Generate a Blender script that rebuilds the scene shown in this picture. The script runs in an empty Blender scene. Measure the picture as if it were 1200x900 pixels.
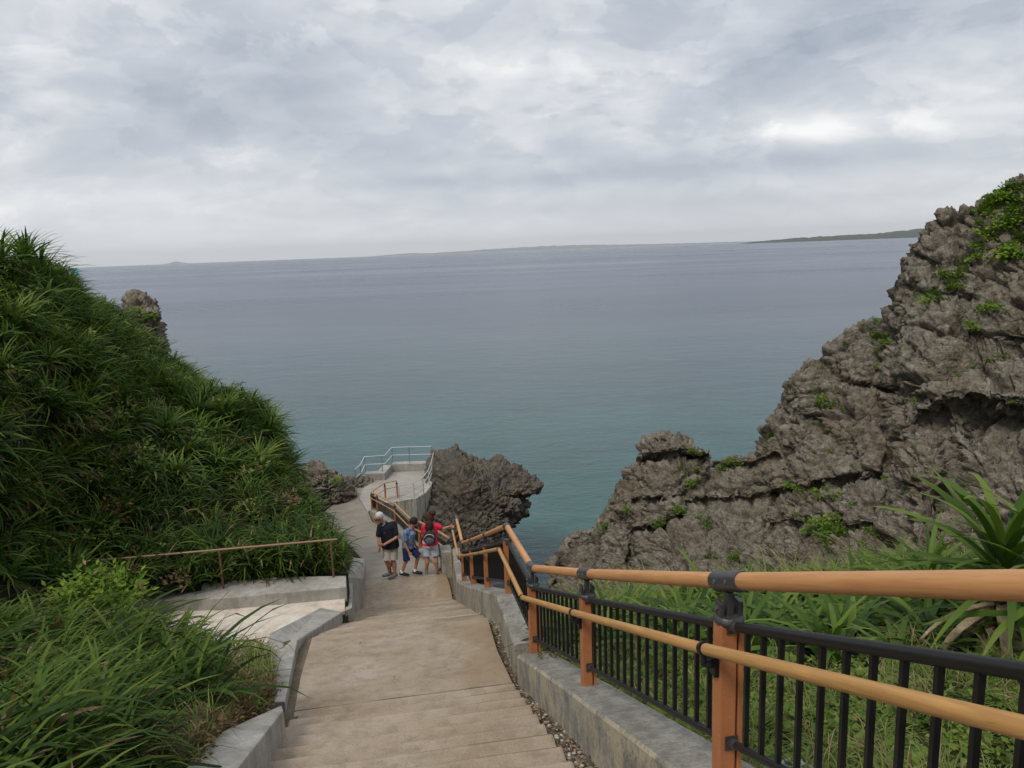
import bpy, bmesh, math, random
import numpy as np
from mathutils import Vector, Matrix, Euler
from mathutils.bvhtree import BVHTree
SC = bpy.context.scene
COL = SC.collection
RAD = math.radians
rnd = random.Random(7)
nr = np.random.RandomState(11)

# ------------------------------------------------------------------ camera, sky, sun, exposure
F_PX, PITCH, ROLL = 867.0, RAD(10.2), RAD(2.15)
SEA = -19.5                      # the camera stands at z = 0, the sea lies 19.5 m below
cF = np.array([0, math.cos(PITCH), -math.sin(PITCH)])
cU0 = np.array([0, math.sin(PITCH), math.cos(PITCH)])
cR0 = np.array([1.0, 0, 0])
cR = math.cos(ROLL)*cR0 - math.sin(ROLL)*cU0
cU = math.sin(ROLL)*cR0 + math.cos(ROLL)*cU0
cam = bpy.data.cameras.new('camera'); cam_o = bpy.data.objects.new('camera', cam); COL.objects.link(cam_o)
M = Matrix(((cR[0], cU[0], -cF[0], 0), (cR[1], cU[1], -cF[1], 0), (cR[2], cU[2], -cF[2], 0), (0, 0, 0, 1)))
cam_o.matrix_world = M
cam.sensor_width = 36; cam.lens = F_PX/1200*36
cam.clip_start = 0.05; cam.clip_end = 200000
SC.camera = cam_o
SC.view_settings.view_transform = 'Standard'; SC.view_settings.look = 'None'
SC.view_settings.exposure = 0.3; SC.view_settings.gamma = 1.0
SUN_EL, SUN_AZ = RAD(52), RAD(215)          # azimuth clockwise from +Y: behind and to the left
sun = bpy.data.lights.new('sun', 'SUN'); sun.energy = 1.5; sun.angle = RAD(14); sun.color = (1, .95, .87)
sun_o = bpy.data.objects.new('sun', sun); COL.objects.link(sun_o)
sd = Vector((math.sin(SUN_AZ)*math.cos(SUN_EL), math.cos(SUN_AZ)*math.cos(SUN_EL), math.sin(SUN_EL)))
sun_o.rotation_euler = sd.to_track_quat('Z', 'Y').to_euler()


class NT:
    """small helper to write node trees"""
    def __init__(s, tree): s.t = tree; s.n = tree.nodes; s.l = tree.links
    def new(s, kind, **kw):
        nd = s.n.new(kind)
        for k, v in kw.items():
            if k.startswith('_'): setattr(nd, k[1:], v)
            else: s.put(nd, k, v)
        return nd
    def put(s, nd, k, v):
        key = int(k[1:]) if k[0] == 'i' and k[1:].isdigit() else k.replace('__', ' ')
        sock = nd.inputs[key]
        if isinstance(v, bpy.types.NodeSocket): s.l.new(v, sock)
        else: sock.default_value = v
    def math(s, op, a, b=None, clamp=False):
        nd = s.n.new('ShaderNodeMath'); nd.operation = op; nd.use_clamp = clamp
        s.put(nd, 'i0', a)
        if b is not None: s.put(nd, 'i1', b)
        return nd.outputs[0]
    def vmath(s, op, a, b=None, out=0):
        nd = s.n.new('ShaderNodeVectorMath'); nd.operation = op
        s.put(nd, 'i0', a)
        if b is not None: s.put(nd, 'i1', b)
        return nd.outputs[out]
    def noise(s, vec, scale, detail=4, rough=.55, dist=0.0, lac=2.0):
        nd = s.new('ShaderNodeTexNoise', Vector=vec, Scale=scale, Detail=detail, Roughness=rough, Distortion=dist, Lacunarity=lac)
        return nd.outputs['Fac']
    def ramp(s, fac, stops, interp='LINEAR'):
        nd = s.n.new('ShaderNodeValToRGB'); nd.color_ramp.interpolation = interp
        cr = nd.color_ramp
        while len(cr.elements) > 1: cr.elements.remove(cr.elements[-1])
        cr.elements[0].position = stops[0][0]; cr.elements[0].color = c4(stops[0][1])
        for p, c in stops[1:]:
            e = cr.elements.new(p); e.color = c4(c)
        s.put(nd, 'i0', fac)
        return nd.outputs[0]
    def mix(s, fac, a, b, mode='MIX'):
        nd = s.n.new('ShaderNodeMix'); nd.data_type = 'RGBA'; nd.blend_type = mode
        s.put(nd, 'i0', fac)
        for sock, v in ((nd.inputs[6], a), (nd.inputs[7], b)):
            if isinstance(v, bpy.types.NodeSocket): s.l.new(v, sock)
            else: sock.default_value = c4(v)
        return nd.outputs[2]
    def scale(s, vec, sc):
        nd = s.new('ShaderNodeMapping', Vector=vec); nd.inputs['Scale'].default_value = sc
        return nd.outputs[0]
    def bump(s, h, strength=.5, dist=.02, normal=None):
        nd = s.new('ShaderNodeBump', Height=h, Strength=strength, Distance=dist)
        if normal is not None: s.put(nd, 'Normal', normal)
        return nd.outputs[0]


def c4(c):
    if isinstance(c, (int, float)): return (c, c, c, 1)
    return (*c, 1) if len(c) == 3 else c


# world: physical sky seen through a nearly closed cloud deck
world = bpy.data.worlds.new('World'); SC.world = world; world.use_nodes = True
w = NT(world.node_tree); w.n.clear()
sky = w.new('ShaderNodeTexSky', _sky_type='NISHITA', _sun_disc=False, _sun_elevation=SUN_EL, _sun_rotation=SUN_AZ)
tc = w.new('ShaderNodeTexCoord').outputs['Generated']
sep = w.new('ShaderNodeSeparateXYZ', Vector=tc)
zz = w.math('MAXIMUM', sep.outputs[2], 0.0)
den = w.math('ADD', zz, 0.36)
pl = w.new('ShaderNodeCombineXYZ', X=w.math('DIVIDE', sep.outputs[0], den), Y=w.math('DIVIDE', sep.outputs[1], den), Z=0.0).outputs[0]
plw = w.vmath('ADD', pl, (3.1, 1.7, 0.4))
n_big = w.noise(w.scale(plw, (1.0, 1.25, 1)), 1.25, 5, .5, .6)
n_mid = w.noise(w.scale(plw, (1.2, 1.9, 1)), 3.4, 7, .55, .8)
n_fin = w.noise(w.scale(tc, (1, 1, 2.2)), 9.0, 6, .6, .3)
az_ = w.math('ARCTAN2', sep.outputs[0], sep.outputs[1])
sv_ = w.new('ShaderNodeCombineXYZ', X=w.math('MULTIPLY', az_, 1.0), Y=w.math('MULTIPLY', sep.outputs[2], 2.1), Z=w.math('MULTIPLY', sep.outputs[1], .15)).outputs[0]
puff = w.noise(sv_, 9.5, 7, .56, .25)
puff2 = w.noise(w.vmath('ADD', sv_, (2.3, .7, 0)), 4.6, 8, .57, .3)
edge1 = w.ramp(puff, [(.0, 0.0), (.50, 0.0), (.52, .8), (.57, 1.0), (.66, .2), (1.0, 0.0)])
edge2 = w.ramp(puff2, [(.0, 0.0), (.475, 0.0), (.495, .8), (.55, 1.0), (.66, .2), (1.0, 0.0)])
cl = w.math('ADD', w.math('MULTIPLY', n_big, .60), w.math('ADD', w.math('MULTIPLY', n_mid, .22), w.math('MULTIPLY', n_fin, .12)))
cl = w.math('ADD', cl, w.math('ADD', w.math('MULTIPLY', edge1, .034), w.math('MULTIPLY', edge2, .062)))


def pdir(u, v):
    d = cF + (u-600)/F_PX*cR - (v-450)/F_PX*cU
    return d/np.linalg.norm(d)


def blob(u, v, su, sv, amp):
    """a thinner (+) or thicker (-) place in the cloud deck, in one direction of the sky"""
    d = pdir(u, v)
    az, el = math.atan2(d[0], d[1]), d[2]
    a = w.math('ARCTAN2', sep.outputs[0], sep.outputs[1])
    da = w.math('DIVIDE', w.math('ADD', a, -az), su/F_PX)
    de = w.math('DIVIDE', w.math('ADD', sep.outputs[2], -el), sv/F_PX)
    q = w.math('ADD', w.math('MULTIPLY', da, da), w.math('MULTIPLY', de, de))
    g = w.math('POWER', 2.718, w.math('MULTIPLY', q, -1.0))
    return w.math('MULTIPLY', g, amp)


tot = cl
for bl in ((60, 30, 170, 60, .07), (620, 80, 130, 26, .05), (965, 150, 50, 15, .13), (1060, 140, 90, 16, .05), (60, 235, 200, 16, .12), (480, 165, 60, 26, .05), (430, 120, 60, 24, .035),
           (175, 188, 40, 10, .06), (270, 180, 40, 12, .045), (830, 105, 60, 20, .03), (1000, 210, 200, 12, .05), (600, 225, 200, 10, .05), (1150, 60, 90, 60, .04),
           (1080, 178, 230, 18, -.12), (860, 190, 130, 20, -.10), (640, 208, 170, 9, -.065), (180, 150, 200, 24, -.03), (330, 90, 260, 40, -.02), (800, 50, 240, 50, -.02), (320, 270, 70, 4, -.07), (760, 240, 260, 8, -.05), (500, 215, 60, 10, -.05)):
    tot = w.math('ADD', tot, blob(*bl))
ccol = w.ramp(tot, [(.35, (.31, .345, .41)), (.45, (.40, .435, .49)), (.53, (.485, .51, .555)), (.60, (.58, .60, .63)), (.67, (.70, .705, .715)), (.75, (.86, .86, .85))])
horizon = w.ramp(zz, [(0.0, (1, 1, 1)), (.02, (.85,)*3), (.05, (.45,)*3), (.12, (.08,)*3), (.2, (0, 0, 0))])
ccol = w.mix(w.math('MULTIPLY', horizon, .8), ccol, (.82, .835, .86))
up = w.ramp(zz, [(0.0, (.0,)*3), (.35, (.05,)*3), (1.0, (1.0,)*3)])            # an overcast sky is brighter overhead
gain = w.math('ADD', 1.0, w.math('MULTIPLY', up, .9))
ccol = w.mix(1.0, ccol, gain, 'MULTIPLY')
bg1 = w.new('ShaderNodeBackground', Color=sky.outputs[0], Strength=.08)
bg2 = w.new('ShaderNodeBackground', Color=ccol, Strength=1.0)
ms = w.new('ShaderNodeMixShader', i0=.93, i1=bg1.outputs[0], i2=bg2.outputs[0])
w.l.new(ms.outputs[0], w.new('ShaderNodeOutputWorld').inputs[0])


# ------------------------------------------------------------------ helpers
def P(u, v, t):
    """world point seen at pixel (u, v) of the 1200 x 900 photograph at depth t metres"""
    return t*cF + (u-600)*t/F_PX*cR - (v-450)*t/F_PX*cU


def Z(u, v, z):
    d = P(u, v, 1.0)
    return d*(z/d[2])


def props(o, label=None, cat=None, group=None, kind=None):
    for k, v in (('label', label), ('category', cat), ('group', group), ('kind', kind)):
        if v: o[k] = v
    return o


def link(name, mesh, mat=None, parent=None, **kw):
    o = bpy.data.objects.new(name, mesh); COL.objects.link(o)
    if mat is not None:
        for m in (mat if isinstance(mat, (list, tuple)) else [mat]): mesh.materials.append(m)
    if parent is not None: o.parent = parent
    return props(o, **kw)


def empty(name, loc=(0, 0, 0), rz=0.0, **kw):
    o = bpy.data.objects.new(name, None); COL.objects.link(o)
    o.location = loc; o.rotation_euler = (0, 0, rz); o.empty_display_size = .2
    return props(o, **kw)


def mesh_from(name, V, F, smooth=False):
    me = bpy.data.meshes.new(name)
    V = np.asarray(V, dtype=np.float32)
    if isinstance(F, np.ndarray):
        n, k = F.shape
        me.vertices.add(len(V)); me.vertices.foreach_set('co', V.ravel())
        me.loops.add(n*k); me.loops.foreach_set('vertex_index', F.astype(np.int32).ravel())
        me.polygons.add(n); me.polygons.foreach_set('loop_start', np.arange(0, n*k, k, dtype=np.int32))
        try: me.polygons.foreach_set('loop_total', np.full(n, k, dtype=np.int32))
        except Exception: pass
        me.update(calc_edges=True)
    else:
        me.from_pydata([tuple(map(float, p)) for p in V], [], F)
    me.validate()
    if smooth: me.polygons.foreach_set('use_smooth', np.ones(len(me.polygons), dtype=bool))
    me.update()
    return me


class MB:
    """collects simple solids into one mesh"""
    def __init__(s): s.v = []; s.f = []
    def add(s, V, F):
        k = len(s.v); s.v += [tuple(map(float, p)) for p in V]; s.f += [tuple(i+k for i in f) for f in F]
        return s
    def frame_box(s, c, ax, ay, az, hx, hy, hz):
        c = np.array(c, float); ax, ay, az = (np.array(q, float) for q in (ax, ay, az))
        V = [c + i*hx*ax + j*hy*ay + k*hz*az for i in (-1, 1) for j in (-1, 1) for k in (-1, 1)]
        return s.add(V, [(0, 1, 3, 2), (4, 6, 7, 5), (0, 4, 5, 1), (2, 3, 7, 6), (0, 2, 6, 4), (1, 5, 7, 3)])
    def box(s, x0, x1, y0, y1, z0, z1):
        return s.frame_box(((x0+x1)/2, (y0+y1)/2, (z0+z1)/2), (1, 0, 0), (0, 1, 0), (0, 0, 1), (x1-x0)/2, (y1-y0)/2, (z1-z0)/2)
    def tube(s, pts, r, n=10, cap=True):
        pts = [np.array(p, float) for p in pts]
        rs = r if isinstance(r, (list, tuple)) else [r]*len(pts)
        V, F = [], []
        up = np.array([0, 0, 1.0])
        for i, p in enumerate(pts):
            a = pts[max(i-1, 0)]; b = pts[min(i+1, len(pts)-1)]
            d = (b-a)/(np.linalg.norm(b-a)+1e-9)
            x = np.cross(d, up)
            if np.linalg.norm(x) < .05: x = np.cross(d, np.array([1.0, 0, 0]))
            x /= np.linalg.norm(x); y = np.cross(x, d)
            for j in range(n):
                an = 2*math.pi*j/n
                V.append(p + rs[i]*(math.cos(an)*x + math.sin(an)*y))
        for i in range(len(pts)-1):
            for j in range(n):
                F.append((i*n+j, i*n+(j+1) % n, (i+1)*n+(j+1) % n, (i+1)*n+j))
        if cap:
            F.append(tuple(range(n-1, -1, -1))); F.append(tuple((len(pts)-1)*n+j for j in range(n)))
        return s.add(V, F)
    def prism(s, top, z0, flat=None):
        """closed solid under a top polygon (list of xyz), bottom at z0 or z0 below"""
        n = len(top)
        V = [tuple(p) for p in top] + [(p[0], p[1], z0 if flat else p[2]-z0) for p in top]
        F = [tuple(range(n)), tuple(range(2*n-1, n-1, -1))] + [(i, i+n, (i+1) % n+n, (i+1) % n) for i in range(n)]
        return s.add(V, F)
    def build(s, name, mat, parent=None, smooth=False, bevel=0, **kw):
        me = bpy.data.meshes.new(name); me.from_pydata(s.v, [], s.f)
        bm = bmesh.new(); bm.from_mesh(me)
        bmesh.ops.recalc_face_normals(bm, faces=bm.faces)
        if bevel:
            ed = [e for e in bm.edges if len(e.link_faces) == 2 and e.calc_face_angle(0) > .6]
            bmesh.ops.bevel(bm, geom=ed, offset=bevel, segments=2, affect='EDGES', profile=.6)
        bm.to_mesh(me); bm.free()
        if smooth:
            me.polygons.foreach_set('use_smooth', np.ones(len(me.polygons), dtype=bool))
            try: me.set_sharp_from_angle(angle=RAD(40))
            except Exception: pass
        return link(name, me, mat, parent, **kw)


def tagp(o, label): o['label'] = label; return o


# numpy noise
def _h(ix, iy, iz, seed):
    h = (ix.astype(np.int64)*374761393 + iy.astype(np.int64)*668265263 + iz.astype(np.int64)*2147483647 + seed*974634777) & 0xffffffff
    h = ((h ^ (h >> 13))*1274126177) & 0xffffffff
    h = ((h ^ (h >> 15))*2246822519) & 0xffffffff
    return (h ^ (h >> 16)) & 0xffffffff


def vnoise(p, seed=0):
    i = np.floor(p).astype(np.int64); f = p-i; u = f*f*f*(f*(f*6-15)+10)
    r = 0
    for dx in (0, 1):
        for dy in (0, 1):
            for dz in (0, 1):
                h = _h(i[:, 0]+dx, i[:, 1]+dy, i[:, 2]+dz, seed)
                gx = ((h & 1023)/511.5-1); gy = (((h >> 10) & 1023)/511.5-1); gz = (((h >> 20) & 1023)/511.5-1)
                d = gx*(f[:, 0]-dx)+gy*(f[:, 1]-dy)+gz*(f[:, 2]-dz)
                wt = (u[:, 0] if dx else 1-u[:, 0])*(u[:, 1] if dy else 1-u[:, 1])*(u[:, 2] if dz else 1-u[:, 2])
                r = r + d*wt
    return r*1.1


def fbm(p, o=4, seed=0, gain=.5, ridged=False):
    r = 0; a = 1.0; q = np.array(p, float)
    for k in range(o):
        n = vnoise(q, seed+k*17)
        r = r + a*((1-2*np.abs(n)*1.4) if ridged else n)
        a *= gain; q = q*2.03+5.1
    return r


def worley(p, seed=0):
    i = np.floor(p).astype(np.int64); f = p-i
    f1 = np.full(len(p), 9.0); f2 = np.full(len(p), 9.0); idv = np.zeros(len(p))
    for dx in (-1, 0, 1):
        for dy in (-1, 0, 1):
            for dz in (-1, 0, 1):
                h = _h(i[:, 0]+dx, i[:, 1]+dy, i[:, 2]+dz, seed)
                d = np.sqrt((dx+(h & 1023)/1023-f[:, 0])**2+(dy+((h >> 10) & 1023)/1023-f[:, 1])**2+(dz+((h >> 20) & 1023)/1023-f[:, 2])**2)
                m = d < f1
                f2 = np.where(m, f1, np.minimum(f2, d)); idv = np.where(m, (h & 4095)/4095.0, idv); f1 = np.where(m, d, f1)
    return f1, f2, idv


def grid_faces(nu, nv):
    i, j = np.meshgrid(np.arange(nu-1), np.arange(nv-1), indexing='ij')
    a = (i*nv+j).ravel()
    return np.stack([a, a+1, a+nv+1, a+nv], 1)


def grid_normals(V):
    du = np.gradient(V, axis=0); dv = np.gradient(V, axis=1)
    n = np.cross(du, dv); return n/(np.linalg.norm(n, axis=2, keepdims=True)+1e-9)


def bvh_of(me):
    return BVHTree.FromPolygons([v.co.copy() for v in me.vertices], [tuple(p.vertices) for p in me.polygons])


# ------------------------------------------------------------------ materials
def material(name, build):
    m = bpy.data.materials.new(name); m.use_nodes = True
    n = NT(m.node_tree); n.n.clear()
    out = n.new('ShaderNodeOutputMaterial')
    sh = build(n)
    n.l.new(sh, out.inputs[0])
    return m


def pbsdf(n, col, rough=.8, normal=None, metal=0.0, spec=.5, **kw):
    b = n.new('ShaderNodeBsdfPrincipled')
    n.put(b, 'Base Color', col if isinstance(col, bpy.types.NodeSocket) else c4(col))
    n.put(b, 'Roughness', rough); n.put(b, 'Metallic', metal); n.put(b, 'Specular IOR Level', spec)
    if normal is not None: n.put(b, 'Normal', normal)
    for k, v in kw.items(): n.put(b, k, v)
    return b.outputs[0]


def OC(n): return n.new('ShaderNodeTexCoord').outputs['Object']
def GP(n): return n.new('ShaderNodeNewGeometry').outputs['Position']


def m_concrete(a, b, c, stain=.5, streak=0.0, spec=.35):
    def f(n):
        p = GP(n)
        big = n.noise(p, 1.1, 5, .6, .4)
        mid = n.noise(p, 6.0, 6, .65)
        fin = n.noise(p, 60.0, 4, .7)
        col = n.ramp(big, [(.32, a), (.5, b), (.68, c)])
        col = n.mix(n.math('MULTIPLY', n.ramp(mid, [(.45, 0.0), (.7, 1.0)]), stain), col, tuple(x*.62 for x in a))
        if streak:
            st = n.noise(n.scale(p, (9, 9, .9)), 1.0, 4, .6)
            col = n.mix(n.math('MULTIPLY', n.ramp(st, [(.46, 0.0), (.62, 1.0)]), streak), col, tuple(x*.35 for x in b))
        sp = n.new('ShaderNodeTexVoronoi', Vector=p, Scale=90.0).outputs['Distance']
        col = n.mix(n.math('MULTIPLY', n.ramp(fin, [(.35, 1.0), (.5, 0.0)]), .28), col, (.08, .07, .06))
        col = n.mix(n.math('MULTIPLY', n.ramp(fin, [(.58, 0.0), (.72, 1.0)]), .3), col, tuple(min(1, x*1.5) for x in c))
        h = n.math('ADD', n.math('MULTIPLY', fin, .5), n.math('ADD', n.math('MULTIPLY', sp, .3), n.math('MULTIPLY', mid, .8)))
        return pbsdf(n, col, .88, n.bump(h, .55, .006), spec=spec)
    return f


MAT = {}
def f_path(n):
    b = m_concrete((.265, .197, .128), (.315, .248, .176), (.36, .298, .226), .6)(n).node
    lk = b.inputs['Base Color'].links[0].from_socket; p = GP(n)
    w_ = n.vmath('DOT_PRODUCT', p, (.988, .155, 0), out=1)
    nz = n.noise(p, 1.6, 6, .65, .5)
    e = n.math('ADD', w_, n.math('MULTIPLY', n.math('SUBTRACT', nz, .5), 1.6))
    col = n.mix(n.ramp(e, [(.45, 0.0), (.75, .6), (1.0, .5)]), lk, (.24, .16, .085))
    pt = n.noise(p, .9, 5, .6, .8)
    col = n.mix(n.math('MULTIPLY', n.ramp(pt, [(.55, 0.0), (.66, 1.0)]), .35), col, (.42, .36, .29))
    n.put(b, 'Base Color', col)
    return b.outputs[0]


MAT['path'] = material('path_concrete', f_path)
def f_tread(n):
    base = m_concrete((.26, .193, .125), (.31, .243, .172), (.355, .293, .222), .6)(n)
    b = base.node; lk = b.inputs['Base Color'].links[0].from_socket
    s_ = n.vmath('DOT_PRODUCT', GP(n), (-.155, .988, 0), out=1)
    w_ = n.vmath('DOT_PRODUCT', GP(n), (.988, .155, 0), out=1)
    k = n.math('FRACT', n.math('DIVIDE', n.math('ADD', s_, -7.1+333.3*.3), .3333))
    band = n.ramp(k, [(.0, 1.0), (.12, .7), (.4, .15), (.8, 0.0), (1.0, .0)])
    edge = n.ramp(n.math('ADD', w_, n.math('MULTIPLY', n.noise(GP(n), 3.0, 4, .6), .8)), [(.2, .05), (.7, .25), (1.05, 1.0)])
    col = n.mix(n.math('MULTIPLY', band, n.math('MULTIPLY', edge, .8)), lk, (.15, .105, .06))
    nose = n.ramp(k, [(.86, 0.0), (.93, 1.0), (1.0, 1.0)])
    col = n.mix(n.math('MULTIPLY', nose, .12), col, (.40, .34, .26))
    n.put(b, 'Base Color', col)
    return base


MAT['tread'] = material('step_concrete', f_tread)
MAT['lower_path'] = material('lower_path_concrete', m_concrete((.215, .18, .135), (.255, .22, .17), (.29, .255, .205), .3))
def f_wall(n):
    b = m_concrete((.20, .185, .155), (.285, .265, .225), (.36, .335, .285), .6, .45)(n).node
    lk = b.inputs['Base Color'].links[0].from_socket; p = GP(n)
    up_ = n.new('ShaderNodeSeparateXYZ', Vector=n.new('ShaderNodeNewGeometry').outputs['True Normal']).outputs[2]
    side_ = n.math('LESS_THAN', up_, .6)
    y = n.noise(n.scale(p, (1.6, 1.6, 1.2)), 1.9, 6, .66, .7)
    col = n.mix(n.math('MULTIPLY', n.math('MULTIPLY', n.ramp(y, [(.45, 0.0), (.58, 1.0)]), side_), .7), lk, (.42, .36, .235))
    z = n.noise(p, 26.0, 5, .7)
    col = n.mix(n.math('MULTIPLY', n.ramp(z, [(.52, 0.0), (.62, 1.0)]), .5), col, (.085, .08, .07))
    n.put(b, 'Base Color', col)
    return b.outputs[0]


MAT['wall'] = material('wall_concrete', f_wall)
MAT['kerb'] = material('kerb_concrete', m_concrete((.28, .258, .22), (.365, .34, .295), (.43, .40, .355), .55, .25))
MAT['patio'] = material('patio_plaster', m_concrete((.42, .31, .22), (.58, .50, .41), (.66, .60, .52), .45))
MAT['streaked'] = material('streaked_concrete', m_concrete((.34, .31, .25), (.47, .435, .36), (.56, .52, .44), .4, .85))
MAT['platform'] = material('platform_concrete', m_concrete((.27, .24, .205), (.315, .285, .245), (.35, .32, .28), .25))


def f_rock(base=(.175, .150, .115), hi=(.35, .315, .255), lo=(.062, .052, .040)):
    def f(n):
        p = GP(n)
        a = n.noise(p, .35, 5, .6, .5)
        b = n.noise(n.scale(p, (1, 1, 1.7)), 2.2, 7, .68, .3)
        c = n.noise(p, 11.0, 6, .7)
        col = n.ramp(b, [(.30, lo), (.46, base), (.60, tuple((x+y)/2 for x, y in zip(base, hi))), (.74, hi)])
        col = n.mix(n.math('MULTIPLY', n.ramp(a, [(.42, 0.0), (.62, 1.0)]), .5), col, (.17, .125, .08))
        e_ = n.noise(n.scale(p, (1, 1, .5)), 1.1, 5, .6, .6)
        col = n.mix(n.math('MULTIPLY', n.ramp(e_, [(.55, 0.0), (.68, 1.0)]), .5), col, (.045, .042, .034))
        m_ = n.noise(p, 1.9, 5, .6)
        col = n.mix(n.math('MULTIPLY', n.ramp(m_, [(.56, 0.0), (.66, 1.0)]), .4), col, (.11, .13, .05))
        col = n.mix(n.math('MULTIPLY', n.ramp(c, [(.36, 1.0), (.5, 0.0)]), .55), col, lo)
        col = n.mix(n.math('MULTIPLY', n.ramp(c, [(.56, 0.0), (.72, 1.0)]), .5), col, tuple(min(1, x*1.25) for x in hi))
        vo = n.new('ShaderNodeTexVoronoi', Vector=p, Scale=5.0).outputs['Distance']
        vo2 = n.new('ShaderNodeTexVoronoi', Vector=p, Scale=16.0).outputs['Distance']
        h = n.math('ADD', n.math('MULTIPLY', vo, .5), n.math('ADD', n.math('MULTIPLY', vo2, .25), n.math('MULTIPLY', c, .5)))
        return pbsdf(n, col, .95, n.bump(h, 1.0, .13), spec=.2)
    return f


MAT['rock'] = material('grey_limestone', f_rock())
MAT['dark_rock'] = material('dark_limestone', f_rock((.10, .085, .068), (.18, .162, .138), (.04, .034, .028)))


def f_leaf(dark, mid, light, dead=(.31, .215, .12), yellow=(.2, .2, .04), gloss=.45, trans=.25):
    def f(n):
        lv = n.new('ShaderNodeAttribute', _attribute_name='lv').outputs['Fac']
        tip = n.new('ShaderNodeAttribute', _attribute_name='tip').outputs['Fac']
        ri = n.new('ShaderNodeObjectInfo').outputs['Random']
        big = n.noise(GP(n), .45, 3, .6)
        x = n.math('ADD', n.math('MULTIPLY', lv, .55), n.math('ADD', n.math('MULTIPLY', ri, .3), n.math('MULTIPLY', big, .3)))
        col = n.ramp(x, [(.15, dark), (.5, mid), (.95, light)])
        col = n.mix(n.math('MULTIPLY', n.ramp(tip, [(.62, 0.0), (1.0, 1.0)]), n.math('MULTIPLY', lv, .6)), col, yellow)
        isdead = n.math('GREATER_THAN', lv, 1.5)
        dn = n.noise(GP(n), 8.0, 3, .6)
        col = n.mix(isdead, col, n.ramp(dn, [(.35, tuple(x*.35 for x in dead)), (.6, dead), (.75, tuple(min(1, x*1.8) for x in dead))]))
        b = pbsdf(n, col, gloss+.12, spec=.16)
        t = n.new('ShaderNodeBsdfTranslucent'); n.put(t, 'Color', n.mix(1.0, col, (1.1, 1.25, .6), 'MULTIPLY'))
        m = n.new('ShaderNodeMixShader', i0=trans, i1=b, i2=t.outputs[0])
        return m.outputs[0]
    return f


MAT['pandanus'] = material('screw_pine_leaf', f_leaf((.010, .027, .005), (.038, .088, .011), (.15, .205, .035)))
MAT['reed'] = material('broad_grass_leaf', f_leaf((.007, .020, .003), (.024, .060, .006), (.11, .165, .020)))
MAT['lily'] = material('lily_leaf', f_leaf((.018, .045, .006), (.05, .10, .013), (.14, .20, .032), gloss=.36, dead=(.42, .33, .21)))
MAT['grass'] = material('bright_grass', f_leaf((.07, .11, .02), (.12, .17, .035), (.22, .26, .07), dead=(.33, .25, .13)))
MAT['herb'] = material('herb_leaf', f_leaf((.04, .08, .010), (.085, .14, .02), (.19, .24, .04), dead=(.22, .14, .06)))
MAT['shrub'] = material('bright_shrub_leaf', f_leaf((.035, .095, .008), (.085, .165, .014), (.20, .26, .028)))
MAT['rust'] = material('withered_leaf', f_leaf((.06, .05, .018), (.10, .06, .028), (.20, .13, .06), dead=(.22, .135, .07)))


def f_soil(a, b, c):
    def f(n):
        p = GP(n); x = n.noise(p, 1.7, 6, .65); y = n.noise(p, 18.0, 5, .7)
        col = n.mix(n.math('MULTIPLY', y, .6), n.ramp(x, [(.35, a), (.55, b), (.7, c)]), tuple(q*.4 for q in a))
        return pbsdf(n, col, .95, n.bump(n.math('ADD', x, y), 1.0, .08), spec=.15)
    return f


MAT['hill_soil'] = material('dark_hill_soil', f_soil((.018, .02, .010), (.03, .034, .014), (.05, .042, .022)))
MAT['gutter'] = material('gutter_dirt', f_soil((.17, .13, .085), (.26, .205, .14), (.36, .30, .21)))
MAT['turf_soil'] = material('turf_soil', f_soil((.03, .035, .014), (.05, .055, .02), (.10, .075, .04)))


def f_wood(a, b, c):
    def f(n):
        p = OC(n)
        g = n.noise(n.scale(p, (38, 1.6, 38)), 1.0, 5, .62, 1.0)
        k = n.noise(p, 1.3, 3, .5)
        col = n.ramp(g, [(.3, a), (.5, b), (.72, c)])
        col = n.mix(n.math('MULTIPLY', n.ramp(k, [(.5, 0.0), (.7, 1.0)]), .5), col, tuple(x*.62 for x in a))
        lg = n.noise(n.scale(p, (9, .7, 9)), 1.0, 5, .65, .6)
        col = n.mix(n.math('MULTIPLY', n.ramp(lg, [(.48, 0.0), (.68, 1.0)]), .45), col, tuple(x*.7 for x in a))
        col = n.mix(n.math('MULTIPLY', n.ramp(lg, [(.3, 1.0), (.44, 0.0)]), .35), col, tuple(min(1, x*1.22+.03) for x in c))
        sc_ = n.noise(n.scale(p, (60, 5, 60)), 1.0, 3, .6)
        col = n.mix(n.math('MULTIPLY', n.ramp(sc_, [(.66, 0.0), (.72, 1.0)]), .5), col, (.16, .10, .05))
        return pbsdf(n, col, .5, n.bump(g, .25, .003), spec=.4)
    return f


MAT['wood'] = material('golden_rail_wood', f_wood((.33, .165, .05), (.46, .245, .075), (.53, .295, .10)))
MAT['rail_top'] = material('tan_rail_wood', f_wood((.42, .185, .068), (.51, .248, .092), (.56, .285, .11)))


def f_paint(col, rough=.45, var=.25, metal=0.0, sc=7.0):
    def f(n):
        p = GP(n); x = n.noise(p, sc, 6, .65); y = n.noise(p, sc*9, 3, .6)
        cc = n.mix(n.math('MULTIPLY', n.ramp(x, [(.42, 0.0), (.72, 1.0)]), var), col, tuple(q*.45 for q in col))
        cc = n.mix(n.math('MULTIPLY', n.ramp(y, [(.6, 0.0), (.75, 1.0)]), var*.7), cc, tuple(min(1, q*1.7+.02) for q in col))
        return pbsdf(n, cc, rough, n.bump(y, .2, .002), metal=metal)
    return f


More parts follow.
